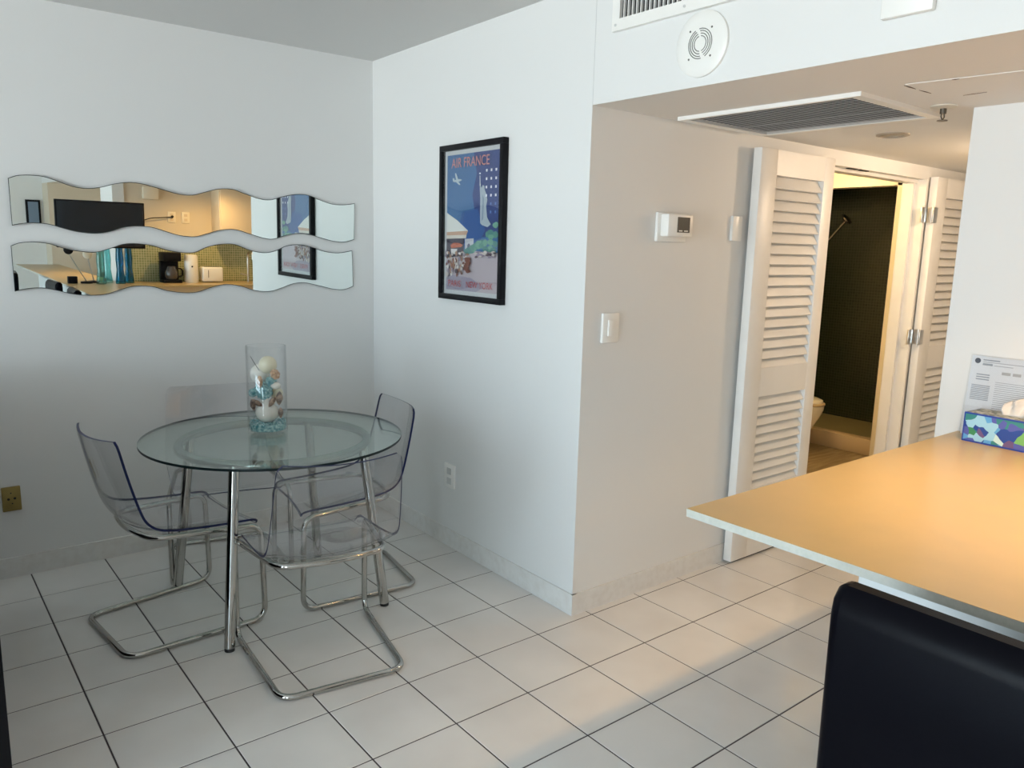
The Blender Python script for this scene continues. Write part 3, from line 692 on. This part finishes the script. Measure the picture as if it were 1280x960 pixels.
# ---------------------------------------------------------------- vase with shells and balls
VX, VY, VZ = 0.813, -0.842, 0.737
v = thing('glass_vase', 'tall clear cylinder vase filled with shells on the glass table', 'vase', (VX, VY, VZ))
ro, ri, vh = 0.082, 0.078, 0.375
MB().lathe([(0, 0), (ro - 0.004, 0), (ro, 0.004), (ro, vh - 0.003), (ro - 0.002, vh), (ri, vh - 0.003), (ri, 0.014), (0, 0.012)], (0, 0, 0), 56, False).build('glass_cylinder', M_VGLASS, v)
def item(name, label, cat, mb, mat, grp='decor inside the vase'):
    o = mb.build(name, mat); o.location = (VX, VY, VZ); tag(o, label, cat); return o
M_PEARL = principled('pearl_white', (0.78, 0.75, 0.68), 0.25, spec=0.6, coat=0.5)
M_PEARL2 = principled('pearl_cream', (0.72, 0.66, 0.48), 0.28, spec=0.6, coat=0.4)
M_TEAL = principled('teal_glass_bits', (0.16, 0.42, 0.44), 0.2, coat=0.5); noise_mix(M_TEAL, (0.07, 0.26, 0.30), (0.42, 0.66, 0.66), 90, 0.35, 0.65, 3)
M_SHELL = principled('brown_shell', (0.20, 0.11, 0.08), 0.4); noise_mix(M_SHELL, (0.10, 0.06, 0.05), (0.40, 0.26, 0.18), 60, 0.4, 0.6, 4)
M_TAN = principled('tan_shell', (0.52, 0.30, 0.18), 0.4); noise_mix(M_TAN, (0.38, 0.20, 0.11), (0.70, 0.50, 0.34), 70, 0.4, 0.6, 4)
b = MB(); rnd = random.Random(3)
b.lathe([(0, 0.0145), (0.072, 0.0145), (0.076, 0.03), (0.074, 0.042), (0.05, 0.046), (0, 0.044)], (0, 0, 0), 28, False)
for k in range(230):
    a = rnd.uniform(0, 2 * PI); q = 0.070 * rnd.random() ** 0.5; z = rnd.uniform(0.040, 0.050)
    if k > 110: q = 0.0725; z = rnd.uniform(0.018, 0.046)
    rr = bmesh.ops.create_icosphere(b.bm, subdivisions=1, radius=rnd.uniform(0.003, 0.0052))
    for w_ in rr['verts']: w_.co += Vector((q * math.cos(a), q * math.sin(a), z))
o = item('glass_gravel', 'teal glass gravel lying in the bottom of the vase', 'gravel', b, M_TEAL); o['kind'] = 'stuff'
# camera lies towards (-0.36,-0.93); "right" in view is (0.78,-0.62)
def vw(rgt, dep, z): return (0.782 * rgt - 0.617 * -dep * -1, -0.622 * rgt - 0.768 * dep, z)
def onion(c, r):
    b = MB(); b.lathe([(0, -r * 0.88), (r * 0.55, -r * 0.80), (r * 0.92, -r * 0.42), (r, 0), (r * 0.86, r * 0.42), (r * 0.5, r * 0.72), (r * 0.22, r * 0.95), (r * 0.12, r * 1.2), (0, r * 1.28)], c, 32, False); return b
item('white_gourd_shell', 'white onion-shaped shell near the bottom of the vase', 'shell', onion(vw(0.002, 0.012, 0.090), 0.049), M_PEARL)
item('pearl_ball', 'silvery white ball high on the left inside the vase', 'decorative ball', MB().ball(vw(-0.034, -0.014, 0.250), 0.041), M_PEARL)
item('cream_ball', 'cream ball topping the pile inside the vase', 'decorative ball', MB().ball(vw(0.008, 0.004, 0.292), 0.038), M_PEARL2)
def knobbly(c, r, seed, n=120):
    b = MB(); rn = random.Random(seed); b.ball(c, r * 0.86, 12)
    for k in range(n):
        z = rn.uniform(-1, 1); a = rn.uniform(0, 2 * PI); q = (1 - z * z) ** 0.5
        rr = bmesh.ops.create_icosphere(b.bm, subdivisions=1, radius=r * 0.16)
        for w_ in rr['verts']: w_.co += Vector(c) + Vector((q * math.cos(a), q * math.sin(a), z)) * r * 0.86
    return b
item('teal_glass_ball', 'large knobbly teal glass ball at mid height in the vase', 'decorative ball', knobbly(vw(-0.010, 0.012, 0.182), 0.040, 5), M_TEAL)
item('teal_glass_ball', 'small teal glass ball under the flower-like shell', 'decorative ball', knobbly(vw(0.026, 0.022, 0.225), 0.024, 9), M_TEAL)
item('teal_glass_ball', 'small teal glass ball at the left wall of the vase', 'decorative ball', knobbly(vw(-0.056, 0.014, 0.172), 0.019, 12), M_TEAL)
b = MB(); c = vw(0.045, 0.028, 0.256)
for k in range(7):
    a = 2 * PI * k / 7; b.ball((c[0] + 0.012 * math.cos(a), c[1] + 0.008 * math.sin(a), c[2] + 0.012 * math.sin(a)), 0.010, 8, (1, 0.8, 1))
b.ball(c, 0.009, 8); item('flower_shell', 'orange and tan flower-like shell at the right of the vase', 'shell', b, M_TAN)
item('white_pebble_shell', 'smooth whitish shell under the flower-like one', 'shell', MB().ball(vw(0.046, 0.026, 0.207), 0.021, 12, (1, 1, 0.75)), M_PEARL)
item('tan_cone_shell', 'tan cone shell leaning on the silvery ball', 'shell', MB().ball(vw(-0.014, 0.050, 0.226), 0.017, 12, (0.75, 0.75, 1.5)), M_TAN)
def cone(c, axis, L, r):
    b = MB(); q = Vector(axis).normalized().to_track_quat('Z', 'Y').to_matrix().to_4x4(); q.translation = Vector(c)
    b.lathe([(0, -L * 0.5), (r * 0.5, -L * 0.34), (r, -L * 0.05), (r * 0.9, L * 0.15), (r * 0.5, L * 0.36), (0, L * 0.5)], (0, 0, 0), 20, False, q); return b
item('brown_cone_shell', 'dark brown striped cone shell right of the white onion shell', 'shell', cone(vw(0.034, 0.044, 0.140), (0.5, -0.4, 1), 0.056, 0.012), M_SHELL)
item('brown_cone_shell', 'reddish brown shell against the right side of the vase', 'shell', cone(vw(0.055, 0.010, 0.150), (0.1, 0.1, 1), 0.062, 0.016), M_SHELL)
item('brown_cone_shell', 'small brown shell against the left side above the gravel', 'shell', cone(vw(-0.058, 0.012, 0.118), (-0.2, 0.1, 1), 0.055, 0.012), M_SHELL)
item('brown_cone_shell', 'brown shell low at the right beside the onion shell', 'shell', cone(vw(0.060, 0.012, 0.088), (0, 0, 1), 0.05, 0.012), M_SHELL)
item('brown_cone_shell', 'near-black shell under the big teal ball', 'shell', cone(vw(-0.030, 0.042, 0.134), (1, -0.6, -0.8), 0.055, 0.011), M_SHELL)
item('pale_shell', 'pale pinkish shell at the left between brown shell and onion shell', 'shell', MB().ball(vw(-0.040, -0.030, 0.100), 0.022, 12, (1, 1, 1.3)), M_PEARL)
item('pale_shell', 'whitish shell at the back, right of the small teal ball', 'shell', MB().ball(vw(0.034, -0.028, 0.165), 0.026, 12), M_PEARL2)
b = MB(); b.tube([vw(-0.020, 0.03, 0.270), vw(-0.038, 0.03, 0.298), vw(-0.056, 0.03, 0.330)], 0.0013, 6)
item('dark_twig', 'thin dark twig sticking up at the left inside the vase', 'twig', b, M_DARK)

# ---------------------------------------------------------------- counter
CT = 2.95
r = thing('bar_counter', 'long tan laminate counter with pale edge in the right foreground', 'counter')
poly_c = [(3.70, -9.33), (8.96, -9.33), (8.96, -12.6), (5.68, -12.6), (5.68, -30.5), (3.90, -30.5)]
b = MB(); b.mi = 0
pts = [(x * T, y * T) for x, y in poly_c]
b.mi = 1; b.prism(pts, 'z', (CT - 0.068) * T, CT * T - 0.0006)
b.mi = 0; fc = b.bm.faces.new([b.bm.verts.new((x, y, CT * T)) for x, y in pts]); b._mark([fc])
fc2 = [b.bm.verts.new((x, y, CT * T - 0.0006)) for x, y in pts]; tv = list(fc.verts)
b.mi = 0; b._mark([b.bm.faces.new((fc2[i - 1], fc2[i], tv[i], tv[i - 1])) for i in range(len(pts))])
b.build('countertop', [M_COUNTER, M_CEDGE], r)
b = MB(); zt = (CT - 0.068)
b.tbox(4.75, 8.96, -12.4, -10.33, 0, zt); b.tbox(4.75, 5.6, -30.2, -12.4, 0, zt); 
b.build('white_base_panel', principled('white_panel', (0.76, 0.79, 0.80), 0.4), r)
r = thing('kitchen_worktop', 'tan kitchen worktop under the green mosaic, seen in the lower mirror', 'worktop')
MB().tbox(5.70, 11.98, -19.24, -17.25, CT - 0.068, CT).build('worktop_slab', M_COUNTER, r)
b = MB(); b.tbox(6.4, 11.95, -19.24, -17.45, 0, zt); b.build('base_cabinet', M_CAB, r)

# tissue box
h0 = CT * T
tb = thing('tissue_box', 'blue floral tissue box on the counter against the white wall end', 'tissue box', (8.62 * T, -9.98 * T, h0), math.radians(-93.5))
M_TISSUEBOX = bpy.data.materials.new('tropical_print'); M_TISSUEBOX.use_nodes = True
nt = M_TISSUEBOX.node_tree; bs = nt.nodes['Principled BSDF']; bs.inputs['Roughness'].default_value = 0.35
tc = nt.nodes.new('ShaderNodeTexCoord'); nz = nt.nodes.new('ShaderNodeTexNoise'); nz.inputs['Scale'].default_value = 14
vo = nt.nodes.new('ShaderNodeTexVoronoi'); vo.inputs['Scale'].default_value = 32
mxv = nt.nodes.new('ShaderNodeMix'); mxv.data_type = 'RGBA'; mxv.inputs[0].default_value = 0.035
nt.links.new(tc.outputs['Object'], nz.inputs[0]); nt.links.new(tc.outputs['Object'], mxv.inputs[6]); nt.links.new(nz.outputs['Color'], mxv.inputs[7])
nt.links.new(mxv.outputs[2], vo.inputs['Vector'])
sp = nt.nodes.new('ShaderNodeSeparateColor'); nt.links.new(vo.outputs['Color'], sp.inputs[0])
rp = nt.nodes.new('ShaderNodeValToRGB'); rp.color_ramp.interpolation = 'CONSTANT'
cols = [(0.0, (0.02, 0.07, 0.35)), (0.16, (0.04, 0.25, 0.25)), (0.32, (0.12, 0.40, 0.75)), (0.46, (0.05, 0.28, 0.12)), (0.58, (0.35, 0.65, 0.85)), (0.70, (0.60, 0.80, 0.80)), (0.80, (0.10, 0.12, 0.45)), (0.88, (0.16, 0.10, 0.25)), (0.94, (0.20, 0.5, 0.15))]
el = rp.color_ramp.elements; el[0].position = 0; el[0].color = (*cols[0][1], 1); el[1].position = cols[1][0]; el[1].color = (*cols[1][1], 1)
for p_, c_ in cols[2:]: e_ = el.new(p_); e_.color = (*c_, 1)
nt.links.new(sp.outputs[0], rp.inputs[0]); nt.links.new(rp.outputs[0], bs.inputs['Base Color'])
bl, bd, bh = 0.235, 0.115, 0.105
MB().box(-bl / 2, bl / 2, -bd / 2, bd / 2, 0, bh, 0.0015, 1).build('box_body', M_TISSUEBOX, tb)
b = MB()
for (x0, x1, y0, y1, z0_, z1_) in ((-bl / 2 - 0.0008, bl / 2 + 0.0008, -bd / 2 - 0.0008, bd / 2 + 0.0008, bh - 0.005, bh + 0.0006), (-bl / 2 - 0.0008, bl / 2 + 0.0008, -bd / 2 - 0.0008, bd / 2 + 0.0008, 0.0, 0.006)): b.box(x0, x1, y0, y1, z0_, z1_)
for sx in (-1, 1):
    for sy in (-1, 1): b.box(sx * bl / 2 - 0.002 , sx * bl / 2 + 0.002, sy * bd / 2 - 0.0012, sy * bd / 2 + 0.0012, 0, bh)
b.build('blue_edges', principled('royal_blue', (0.02, 0.06, 0.36), 0.35), tb)
M_LID = principled('lid_grey', (0.30, 0.33, 0.33), 0.5); noise_mix(M_LID, (0.12, 0.15, 0.14), (0.45, 0.47, 0.46), 60, 0.4, 0.6, 3)
MB().box(-bl / 2 + 0.004, bl / 2 - 0.004, -bd / 2 + 0.004, bd / 2 - 0.004, bh + 0.0006, bh + 0.0014).build('lid_print', M_LID, tb)
b = MB(); pts = [(0.045 * math.cos(a), 0.018 * math.sin(a)) for a in [2 * PI * k / 20 for k in range(20)]]
b.mi = 0
# crumpled tissue tuft
nU, nV = 18, 10; grid = []
rn = random.Random(4)
for i in range(nU + 1):
    row = []
    for j in range(nV + 1):
        u = i / nU * 2 - 1; q = j / nV
        wv = 0.012 * math.sin(u * 9 + q * 3) * (0.4 + q) + rn.uniform(-0.0015, 0.0015)
        row.append(b.bm.verts.new((u * (0.040 + 0.050 * q) + 0.02 + 0.045 * q, wv * (0.6 + q) + 0.015 * q, bh + 0.001 + (0.075 + 0.035 * u) * q + 0.003 * q * math.sin(u * 13))))
    grid.append(row)
for i in range(nU):
    for j in range(nV): b._mark([b.bm.faces.new((grid[i][j], grid[i + 1][j], grid[i + 1][j + 1], grid[i][j + 1]))], True)
M_TISSUE = principled('tissue_paper', (0.74, 0.72, 0.70), 0.9)
item_ = b.build('tissue', M_TISSUE, tb); so = item_.modifiers.new('solid', 'SOLIDIFY'); so.thickness = 0.0006

# sign sheet in a clear holder leaning against the wall end
nh, nw = 0.295, 0.225
ns = thing('notice_sheet', 'printed white notice in a clear holder leaning behind the tissue box', 'notice', (8.963 * T - 0.030, -9.77 * T, h0), 0)
ns.rotation_euler = (0, math.radians(5.0), 0)
def NM(): return Matrix(((0, 0, -1, 0), (-1, 0, 0, 0), (0, 1, 0, 0), (0, 0, 0, 1)))
MB().box(-nw / 2, nw / 2, 0, nh, 0, 0.0016).build('sheet', principled('notice_paper', (0.70, 0.74, 0.80), 0.5), ns, NM())
MB().box(-nw / 2 - 0.004, nw / 2 + 0.004, 0, nh + 0.004, 0.0025, 0.0045).build('clear_cover', M_PGLASS, ns, NM())
b = MB(); zt_ = 0.0018
def bar(u0, u1, v0, v1): b.box(-nw / 2 + u0 * nw, -nw / 2 + u1 * nw, nh * (1 - v1), nh * (1 - v0), 0.0014, zt_)
b.mi = 0
bar(0.17, 0.42, 0.035, 0.05); bar(0.17, 0.95, 0.065, 0.072); bar(0.17, 0.32, 0.085, 0.11); bar(0.34, 0.62, 0.10, 0.107)
for k in range(3): bar(0.10, 0.30, 0.22 + 0.03 * k, 0.235 + 0.03 * k)
for k in range(9): bar(0.05, 0.33, 0.36 + 0.022 * k, 0.372 + 0.022 * k)
for k in range(16): bar(0.40, 0.92, 0.30 + 0.025 * k, 0.306 + 0.025 * k)
b.build('printed_lines', principled('print_grey', (0.30, 0.34, 0.40), 0.6), ns, NM())
b = MB(); Mm = Matrix.Translation((-nw / 2 + 0.09 * nw, nh * 0.94, 0.0014))
b.lathe([(0, 0.0007), (0.010, 0.0007), (0.010, 0)], (0, 0, 0), 24, False, Mm)
b.build('round_seal', principled('seal_dark', (0.06, 0.07, 0.10), 0.6), ns, NM())
b = MB()
for w_ in (((0.47, 0.60), (0.63, 0.75))): b.box(-nw / 2 + w_[0] * nw, -nw / 2 + w_[1] * nw, nh * 0.795, nh * 0.83, 0.0014, zt_)
b.build('heading', principled('heading_grey', (0.42, 0.43, 0.45), 0.6), ns, NM())

# ---------------------------------------------------------------- bar stools
def make_stool(label, loc, rz):
    s = thing('bar_stool', label, 'bar stool', loc, rz, 'black bar stools along the counter')
    # faces +x ; back is at -x
    b = MB(); hw = 0.225
    prof = [(-0.030, 0.50), (-0.034, 0.75), (-0.036, 0.905), (-0.030, 0.937), (-0.010, 0.960), (0.018, 0.960), (0.034, 0.942), (0.036, 0.905), (0.034, 0.75), (0.030, 0.50)]
    b.prism(prof, 'y', -hw, hw, True)
    bm = b.bm
    o = b.build('backrest', M_LEATHER, s)
    bv = o.modifiers.new('bevel', 'BEVEL'); bv.width = 0.022; bv.segments = 5; bv.limit_method = 'ANGLE'; bv.angle_limit = math.radians(50)
    MB().box(0.0, 0.42, -hw, hw, 0.55, 0.66, 0.02, 4).build('seat', M_LEATHER, s)
    for x in (0.0, 0.38):
        for y in (-hw + 0.03, hw - 0.03):
            MB().cyl((x + (0.02 if x > 0 else -0.02), y, 0), (x, y, 0.56), 0.014, 12, 0.02).build('leg', M_BLACK, s)
    b = MB(); b.box(-0.005, 0.39, -hw + 0.02, -hw + 0.04, 0.18, 0.20); b.box(-0.005, 0.39, hw - 0.04, hw - 0.02, 0.18, 0.20); b.box(0.378, 0.398, -hw + 0.03, hw - 0.03, 0.20, 0.22)
    b.build('footrest', M_BLACK, s)
    return s
SX, SY = 3.04 * T - 0.03, -11.09 * T - 0.225
st = make_stool('black leather bar stool in the right foreground, seen from behind', (SX, SY, 0), math.radians(0))
dup(st, (3.30 * T, -14.0 * T, 0), 0.05, 'black bar stool nearest the counter tip in the lower mirror, lowest of the reflected ones')
dup(st, (3.28 * T, -17.2 * T, 0), -0.05, 'middle one of the black bar stools reflected in the lower mirror')
dup(st, (2.75 * T, -22.0 * T, 0), 0.1, 'black bar stool at the far left of the lower mirror')

# black cabinet at left edge, its unseen bulk sized to shade the corner
r = thing('black_cabinet', 'black cabinet cut off by the left picture edge', 'cabinet')
MB().box(-1.60, -0.281, -1.90, -0.35, 0.04, 1.00, 0.003).build('body', M_BLACK, r)
MB().box(-1.58, -0.30, -1.88, -0.37, 0, 0.04).build('plinth', M_BLACK, r)
MB().box(-1.61, -0.285, -1.905, -0.345, 1.00, 1.02, 0.003).build('top', M_BLACK, r)

# ---------------------------------------------------------------- bathroom fixtures
t = thing('toilet', 'cream porcelain toilet just inside the bathroom door', 'toilet', (17.0 * T, -2.98 * T + 0.36, 0), 0)
# bowl points to -y
def oval(cx, cy, rx, ry, z, n=40, front=1.0):
    out = []
    for k in range(n):
        a = 2 * PI * k / n; y = math.sin(a); out.append((cx + rx * math.cos(a), cy + ry * y * (1.12 if y < 0 else 0.9), z))
    return out
def loft(b, rings, cap=True):
    R_ = [[b.bm.verts.new(p) for p in q] for q in rings]; n = len(R_[0])
    for a, c in zip(R_, R_[1:]): b._mark([b.bm.faces.new((a[i - 1], a[i], c[i], c[i - 1])) for i in range(n)], True)
    if cap: b._mark([b.bm.faces.new(R_[0][::-1]), b.bm.faces.new(R_[-1])])
b = MB(); loft(b, [oval(0, 0.02, 0.13, 0.22, 0.0), oval(0, 0.0, 0.125, 0.21, 0.08), oval(0, -0.02, 0.14, 0.225, 0.18), oval(0, -0.05, 0.170, 0.255, 0.29), oval(0, -0.06, 0.185, 0.27, 0.355), oval(0, -0.06, 0.188, 0.272, 0.385), oval(0, -0.06, 0.150, 0.235, 0.386), oval(0, -0.06, 0.120, 0.19, 0.30)])
b.build('bowl', M_PORC, t)
b = MB(); loft(b, [oval(0, -0.06, 0.190, 0.276, 0.390), oval(0, -0.06, 0.190, 0.276, 0.402), oval(0, -0.06, 0.180, 0.266, 0.408)]); b.build('seat', principled('wood_toned_seat', (0.55, 0.42, 0.26), 0.3), t)
b = MB(); loft(b, [oval(0, -0.05, 0.186, 0.27, 0.410), oval(0, -0.05, 0.184, 0.268, 0.424), oval(0, -0.05, 0.165, 0.25, 0.432)]); b.build('lid', M_PORC, t)
MB().box(-0.21, 0.21, 0.23, 0.42, 0.36, 0.74, 0.02, 3).build('tank', M_PORC, t)
MB().box(-0.22, 0.22, 0.22, 0.43, 0.74, 0.775, 0.008, 2).build('tank_lid', M_PORC, t)
# shower hardware on the left shower wall
sx_, sy_ = 21.62 * T, 0.0
r = thing('shower_rail', 'chrome shower rail with hand shower against the dark mosaic', 'shower', (0, 0, 0))
xr, yr = 20.4 * T, -0.62 * T
b = MB(); b.tube([(xr, yr, 1.15), (xr, yr, 2.02)], 0.010, 12); 
for z in (1.17, 2.0): b.cyl((xr, yr, z), (xr, 0.62 * T, z), 0.008, 10)
b.build('rail', M_CHROME, r)
b = MB(); b.cyl((xr, yr, 1.62), (xr + 0.02, yr - 0.18, 1.84), 0.011, 12); 
q = Vector((0.1, -0.75, 0.65)).normalized().to_track_quat('Z', 'Y').to_matrix().to_4x4(); q.translation = Vector((xr + 0.02, yr - 0.19, 1.86))
b.lathe([(0, -0.02), (0.03, -0.016), (0.055, 0.0), (0.055, 0.012), (0, 0.014)], (0, 0, 0), 24, False, q)
b.build('hand_shower', principled('dark_chrome', (0.25, 0.25, 0.24), 0.2, 1.0), r)
b = MB(); b.tube([(xr, yr, 1.62), (xr - 0.02, yr + 0.02, 1.2), (xr, yr + 0.05, 0.75), (xr + 0.02, yr + 0.1, 1.0)], 0.006, 8, False, 0.1)
b.build('hose', M_STEEL, r)

# ---------------------------------------------------------------- kitchen and far room (seen in the mirrors)
KY = -19.3
b = MB().tbox(6.1, 11.98, KY + 0.0, KY + 0.03, CT, 4.62)
tag(b.build('mosaic_backsplash', M_MOSK), 'green mosaic backsplash behind the coffee maker in the lower mirror', 'backsplash')
r = thing('wall_cabinet', 'cream kitchen wall cabinet seen in the upper mirror', 'cabinet')
MB().tbox(9.30, 11.95, -19.28, -18.35, 4.75, 6.83).build('body', M_CAB, r)
for (a, c) in ((9.33, 10.60), (10.64, 11.92)): MB().tbox(a, c, -18.35, -18.29, 4.78, 6.80, 0.002).build('cabinet_door', M_CAB, r)
for (x, lab) in ((7.78, 'beige kitchen outlet with a black plug in it'), (8.30, 'beige kitchen outlet right of the plugged one')):
    r = thing('kitchen_outlet', lab, 'outlet'); MB().tbox(x - 0.15, x + 0.15, KY, KY + 0.03, 5.2, 5.62, 0.002).build('outlet_plate', M_CREAM, r)
    for z in (5.32, 5.5): MB().tbox(x - 0.06, x + 0.06, KY + 0.03, KY + 0.036, z - 0.05, z + 0.05).build('socket', M_CAB, r)
r = thing('wall_chime', 'square beige chime box above the plugged kitchen outlet', 'chime box')
MB().tbox(6.75, 7.30, KY, KY + 0.15, 6.05, 6.5, 0.004).build('cover', M_CREAM, r)
r = thing('power_cord', 'thin black cord from television to kitchen outlet', 'cord')
b = MB(); b.tube([(6.45 * T, (KY + 0.45) * T, 5.15 * T), (6.9 * T, (KY + 0.25) * T, 5.35 * T), (7.4 * T, (KY + 0.15) * T, 5.38 * T), (7.78 * T, (KY + 0.10) * T, 5.42 * T)], 0.006, 8, False, 0.08); b.ball((7.78 * T, (KY + 0.09) * T, 5.43 * T), 0.016, 8)
b.build('cable', M_RUBBER, r)
# television
tv = thing('television', 'large black flat television on a wall arm, seen in the upper mirror', 'television', (4.92 * T, -17.5 * T, 5.05 * T), math.radians(180))
tilt = Matrix.Rotation(math.radians(4), 4, 'X')
MB().box(-0.43, 0.43, -0.0, 0.045, -0.245, 0.245, 0.006).build('housing', M_BLACK, tv, tilt)
MB().box(-0.415, 0.415, -0.003, 0.0, -0.228, 0.232).build('screen', principled('tv_screen', (0.006, 0.008, 0.014), 0.08), tv, tilt)
b = MB(); b.box(-0.1, 0.1, 0.045, 0.07, -0.1, 0.1); b.tube([(0, 0.06, 0), (-0.20, 0.28, 0), (-0.30, 0.53, 0.0)], 0.018, 10, False, 0.05); b.build('wall_arm', M_BLACK, tv)
# coffee maker
KO = -18.6
r = thing('coffee_maker', 'black drip coffee maker with glass jug on the kitchen counter', 'coffee maker', (7.45 * T, KO * T, h0), math.radians(90))
MB().box(-0.10, 0.10, -0.10, 0.10, 0, 0.035, 0.006).build('base', M_BLACK, r)
MB().box(-0.10, -0.03, -0.10, 0.10, 0.035, 0.25, 0.006).build('column', M_BLACK, r)
MB().box(-0.10, 0.10, -0.10, 0.10, 0.25, 0.35, 0.012).build('water_tank', M_BLACK, r)
j = MB().lathe([(0, 0.038), (0.055, 0.038), (0.072, 0.07), (0.072, 0.12), (0.05, 0.17), (0.045, 0.19)], (0.03, 0, 0), 28, False).build('glass_jug', principled('jug_dark', (0.05, 0.04, 0.035), 0.05, spec=0.8), r)
MB().tube([(0.045, -0.055, 0.17), (0.05, -0.12, 0.16), (0.05, -0.12, 0.08), (0.045, -0.07, 0.07)], 0.009, 8, False, 0.03).build('jug_handle', M_BLACK, j)
r = thing('white_canister', 'tall white canister between coffee maker and toaster', 'canister', (8.22 * T, KO * T, h0))
MB().lathe([(0, 0), (0.075, 0), (0.080, 0.01), (0.074, 0.30), (0.066, 0.325), (0, 0.33)], (0, 0, 0), 32, False).build('body', M_PLASTIC, r)
MB().ball((-0.01, 0.077, 0.19), 0.010, 8).build('knob', M_DARK, r)
r = thing('toaster', 'small white toaster on the kitchen counter', 'toaster', (8.98 * T, KO * T, h0))
MB().box(-0.12, 0.12, -0.08, 0.08, 0.01, 0.185, 0.02, 3).build('body', M_PLASTIC, r)
b = MB()
for y in (-0.03, 0.03): b.box(-0.09, 0.09, y - 0.012, y + 0.012, 0.183, 0.187)
b.build('slots', M_DARK, r); MB().box(-0.06, -0.055, 0.078, 0.083, 0.06, 0.15).build('lever_slot', M_DARK, r)
r = thing('kitchen_faucet', 'tall bronze-looking kitchen faucet before the mosaic', 'faucet', (10.5 * T, -18.7 * T, h0))
MB().tube([(0, 0, 0), (0, 0, 0.37), (0.0, 0.16, 0.37), (0, 0.16, 0.28)], 0.013, 12, False, 0.08, 8).build('spout', M_STEEL, r)
MB().cyl((0, 0, 0.08), (-0.10, 0.02, 0.10), 0.009, 10).build('lever', M_STEEL, r)
M_BV = clear('blue_vase_glass', (0.25, 0.62, 0.78), 1.5, 1.3); M_BV2 = clear('green_vase_glass', (0.62, 0.84, 0.84), 1.5, 1.3)
for (x, y, h, mt, lab) in ((4.95, -18.2, 0.42, M_BV2, 'pale green tinted glass vase nearest the lamps on the far counter'), (5.30, -18.8, 0.44, M_BV2, 'greenish glass vase second from the lamps'), (5.60, -18.25, 0.45, M_BV, 'blue glass vase second from the white wall end'), (5.98, -18.6, 0.46, M_BV, 'deep blue glass vase next to the white wall end')):
    b = MB(); b.lathe([(0, 0.0), (0.050, 0.0), (0.052, 0.02), (0.035, h * 0.35), (0.042, h * 0.6), (0.034, h * 0.85), (0.052, h), (0.050, h), (0.031, h * 0.85), (0.039, h * 0.6), (0.032, h * 0.35), (0.047, 0.02), (0, 0.015)], (x * T, y * T, h0), 28, False)
    tag(b.build('tinted_vase', mt), lab, 'vase', 'tinted vases on the far counter')
def lampm(x, y, lab, hx, hz, col):
    r = thing('desk_lamp', lab, 'desk lamp', (x * T, y * T, h0))
    MB().lathe([(0, 0), (0.06, 0), (0.058, 0.018), (0.01, 0.025), (0, 0.025)], (0, 0, 0), 24, False).build('base', M_BLACK, r)
    MB().tube([(0, 0, 0.02), (hx * 0.6, 0, hz * 0.6), (hx, 0, hz)], 0.006, 8).build('stem', M_STEEL, r)
    MB().ball((hx, 0.01, hz + 0.03), 0.048, 12, (1, 0.35, 1)).build('lamp_head', col, r)
lampm(4.55, -18.6, 'desk lamp with black round head on the far counter', -0.16, 0.33, M_BLACK)
lampm(4.85, -18.9, 'desk lamp with pale round head on the far counter', -0.05, 0.28, M_CREAM)
b = MB().tbox(3.95, 4.25, -18.7, -18.5, CT, CT + 0.25, 0.004); tag(b.build('clock_radio', M_BLACK), 'small black box beside the desk lamps', 'clock radio')
r = thing('small_framed_picture', 'small dark framed picture on the far end wall, in the upper mirror', 'framed picture')
MB().tbox(4.95, 5.6, YB, YB + 0.12, 4.6, 6.0, 0.002).build('frame', M_BLACK, r)
MB().tbox(5.05, 5.5, YB + 0.12, YB + 0.13, 4.7, 5.9).build('print', principled('grey_blue_print', (0.16, 0.22, 0.30), 0.4), r)
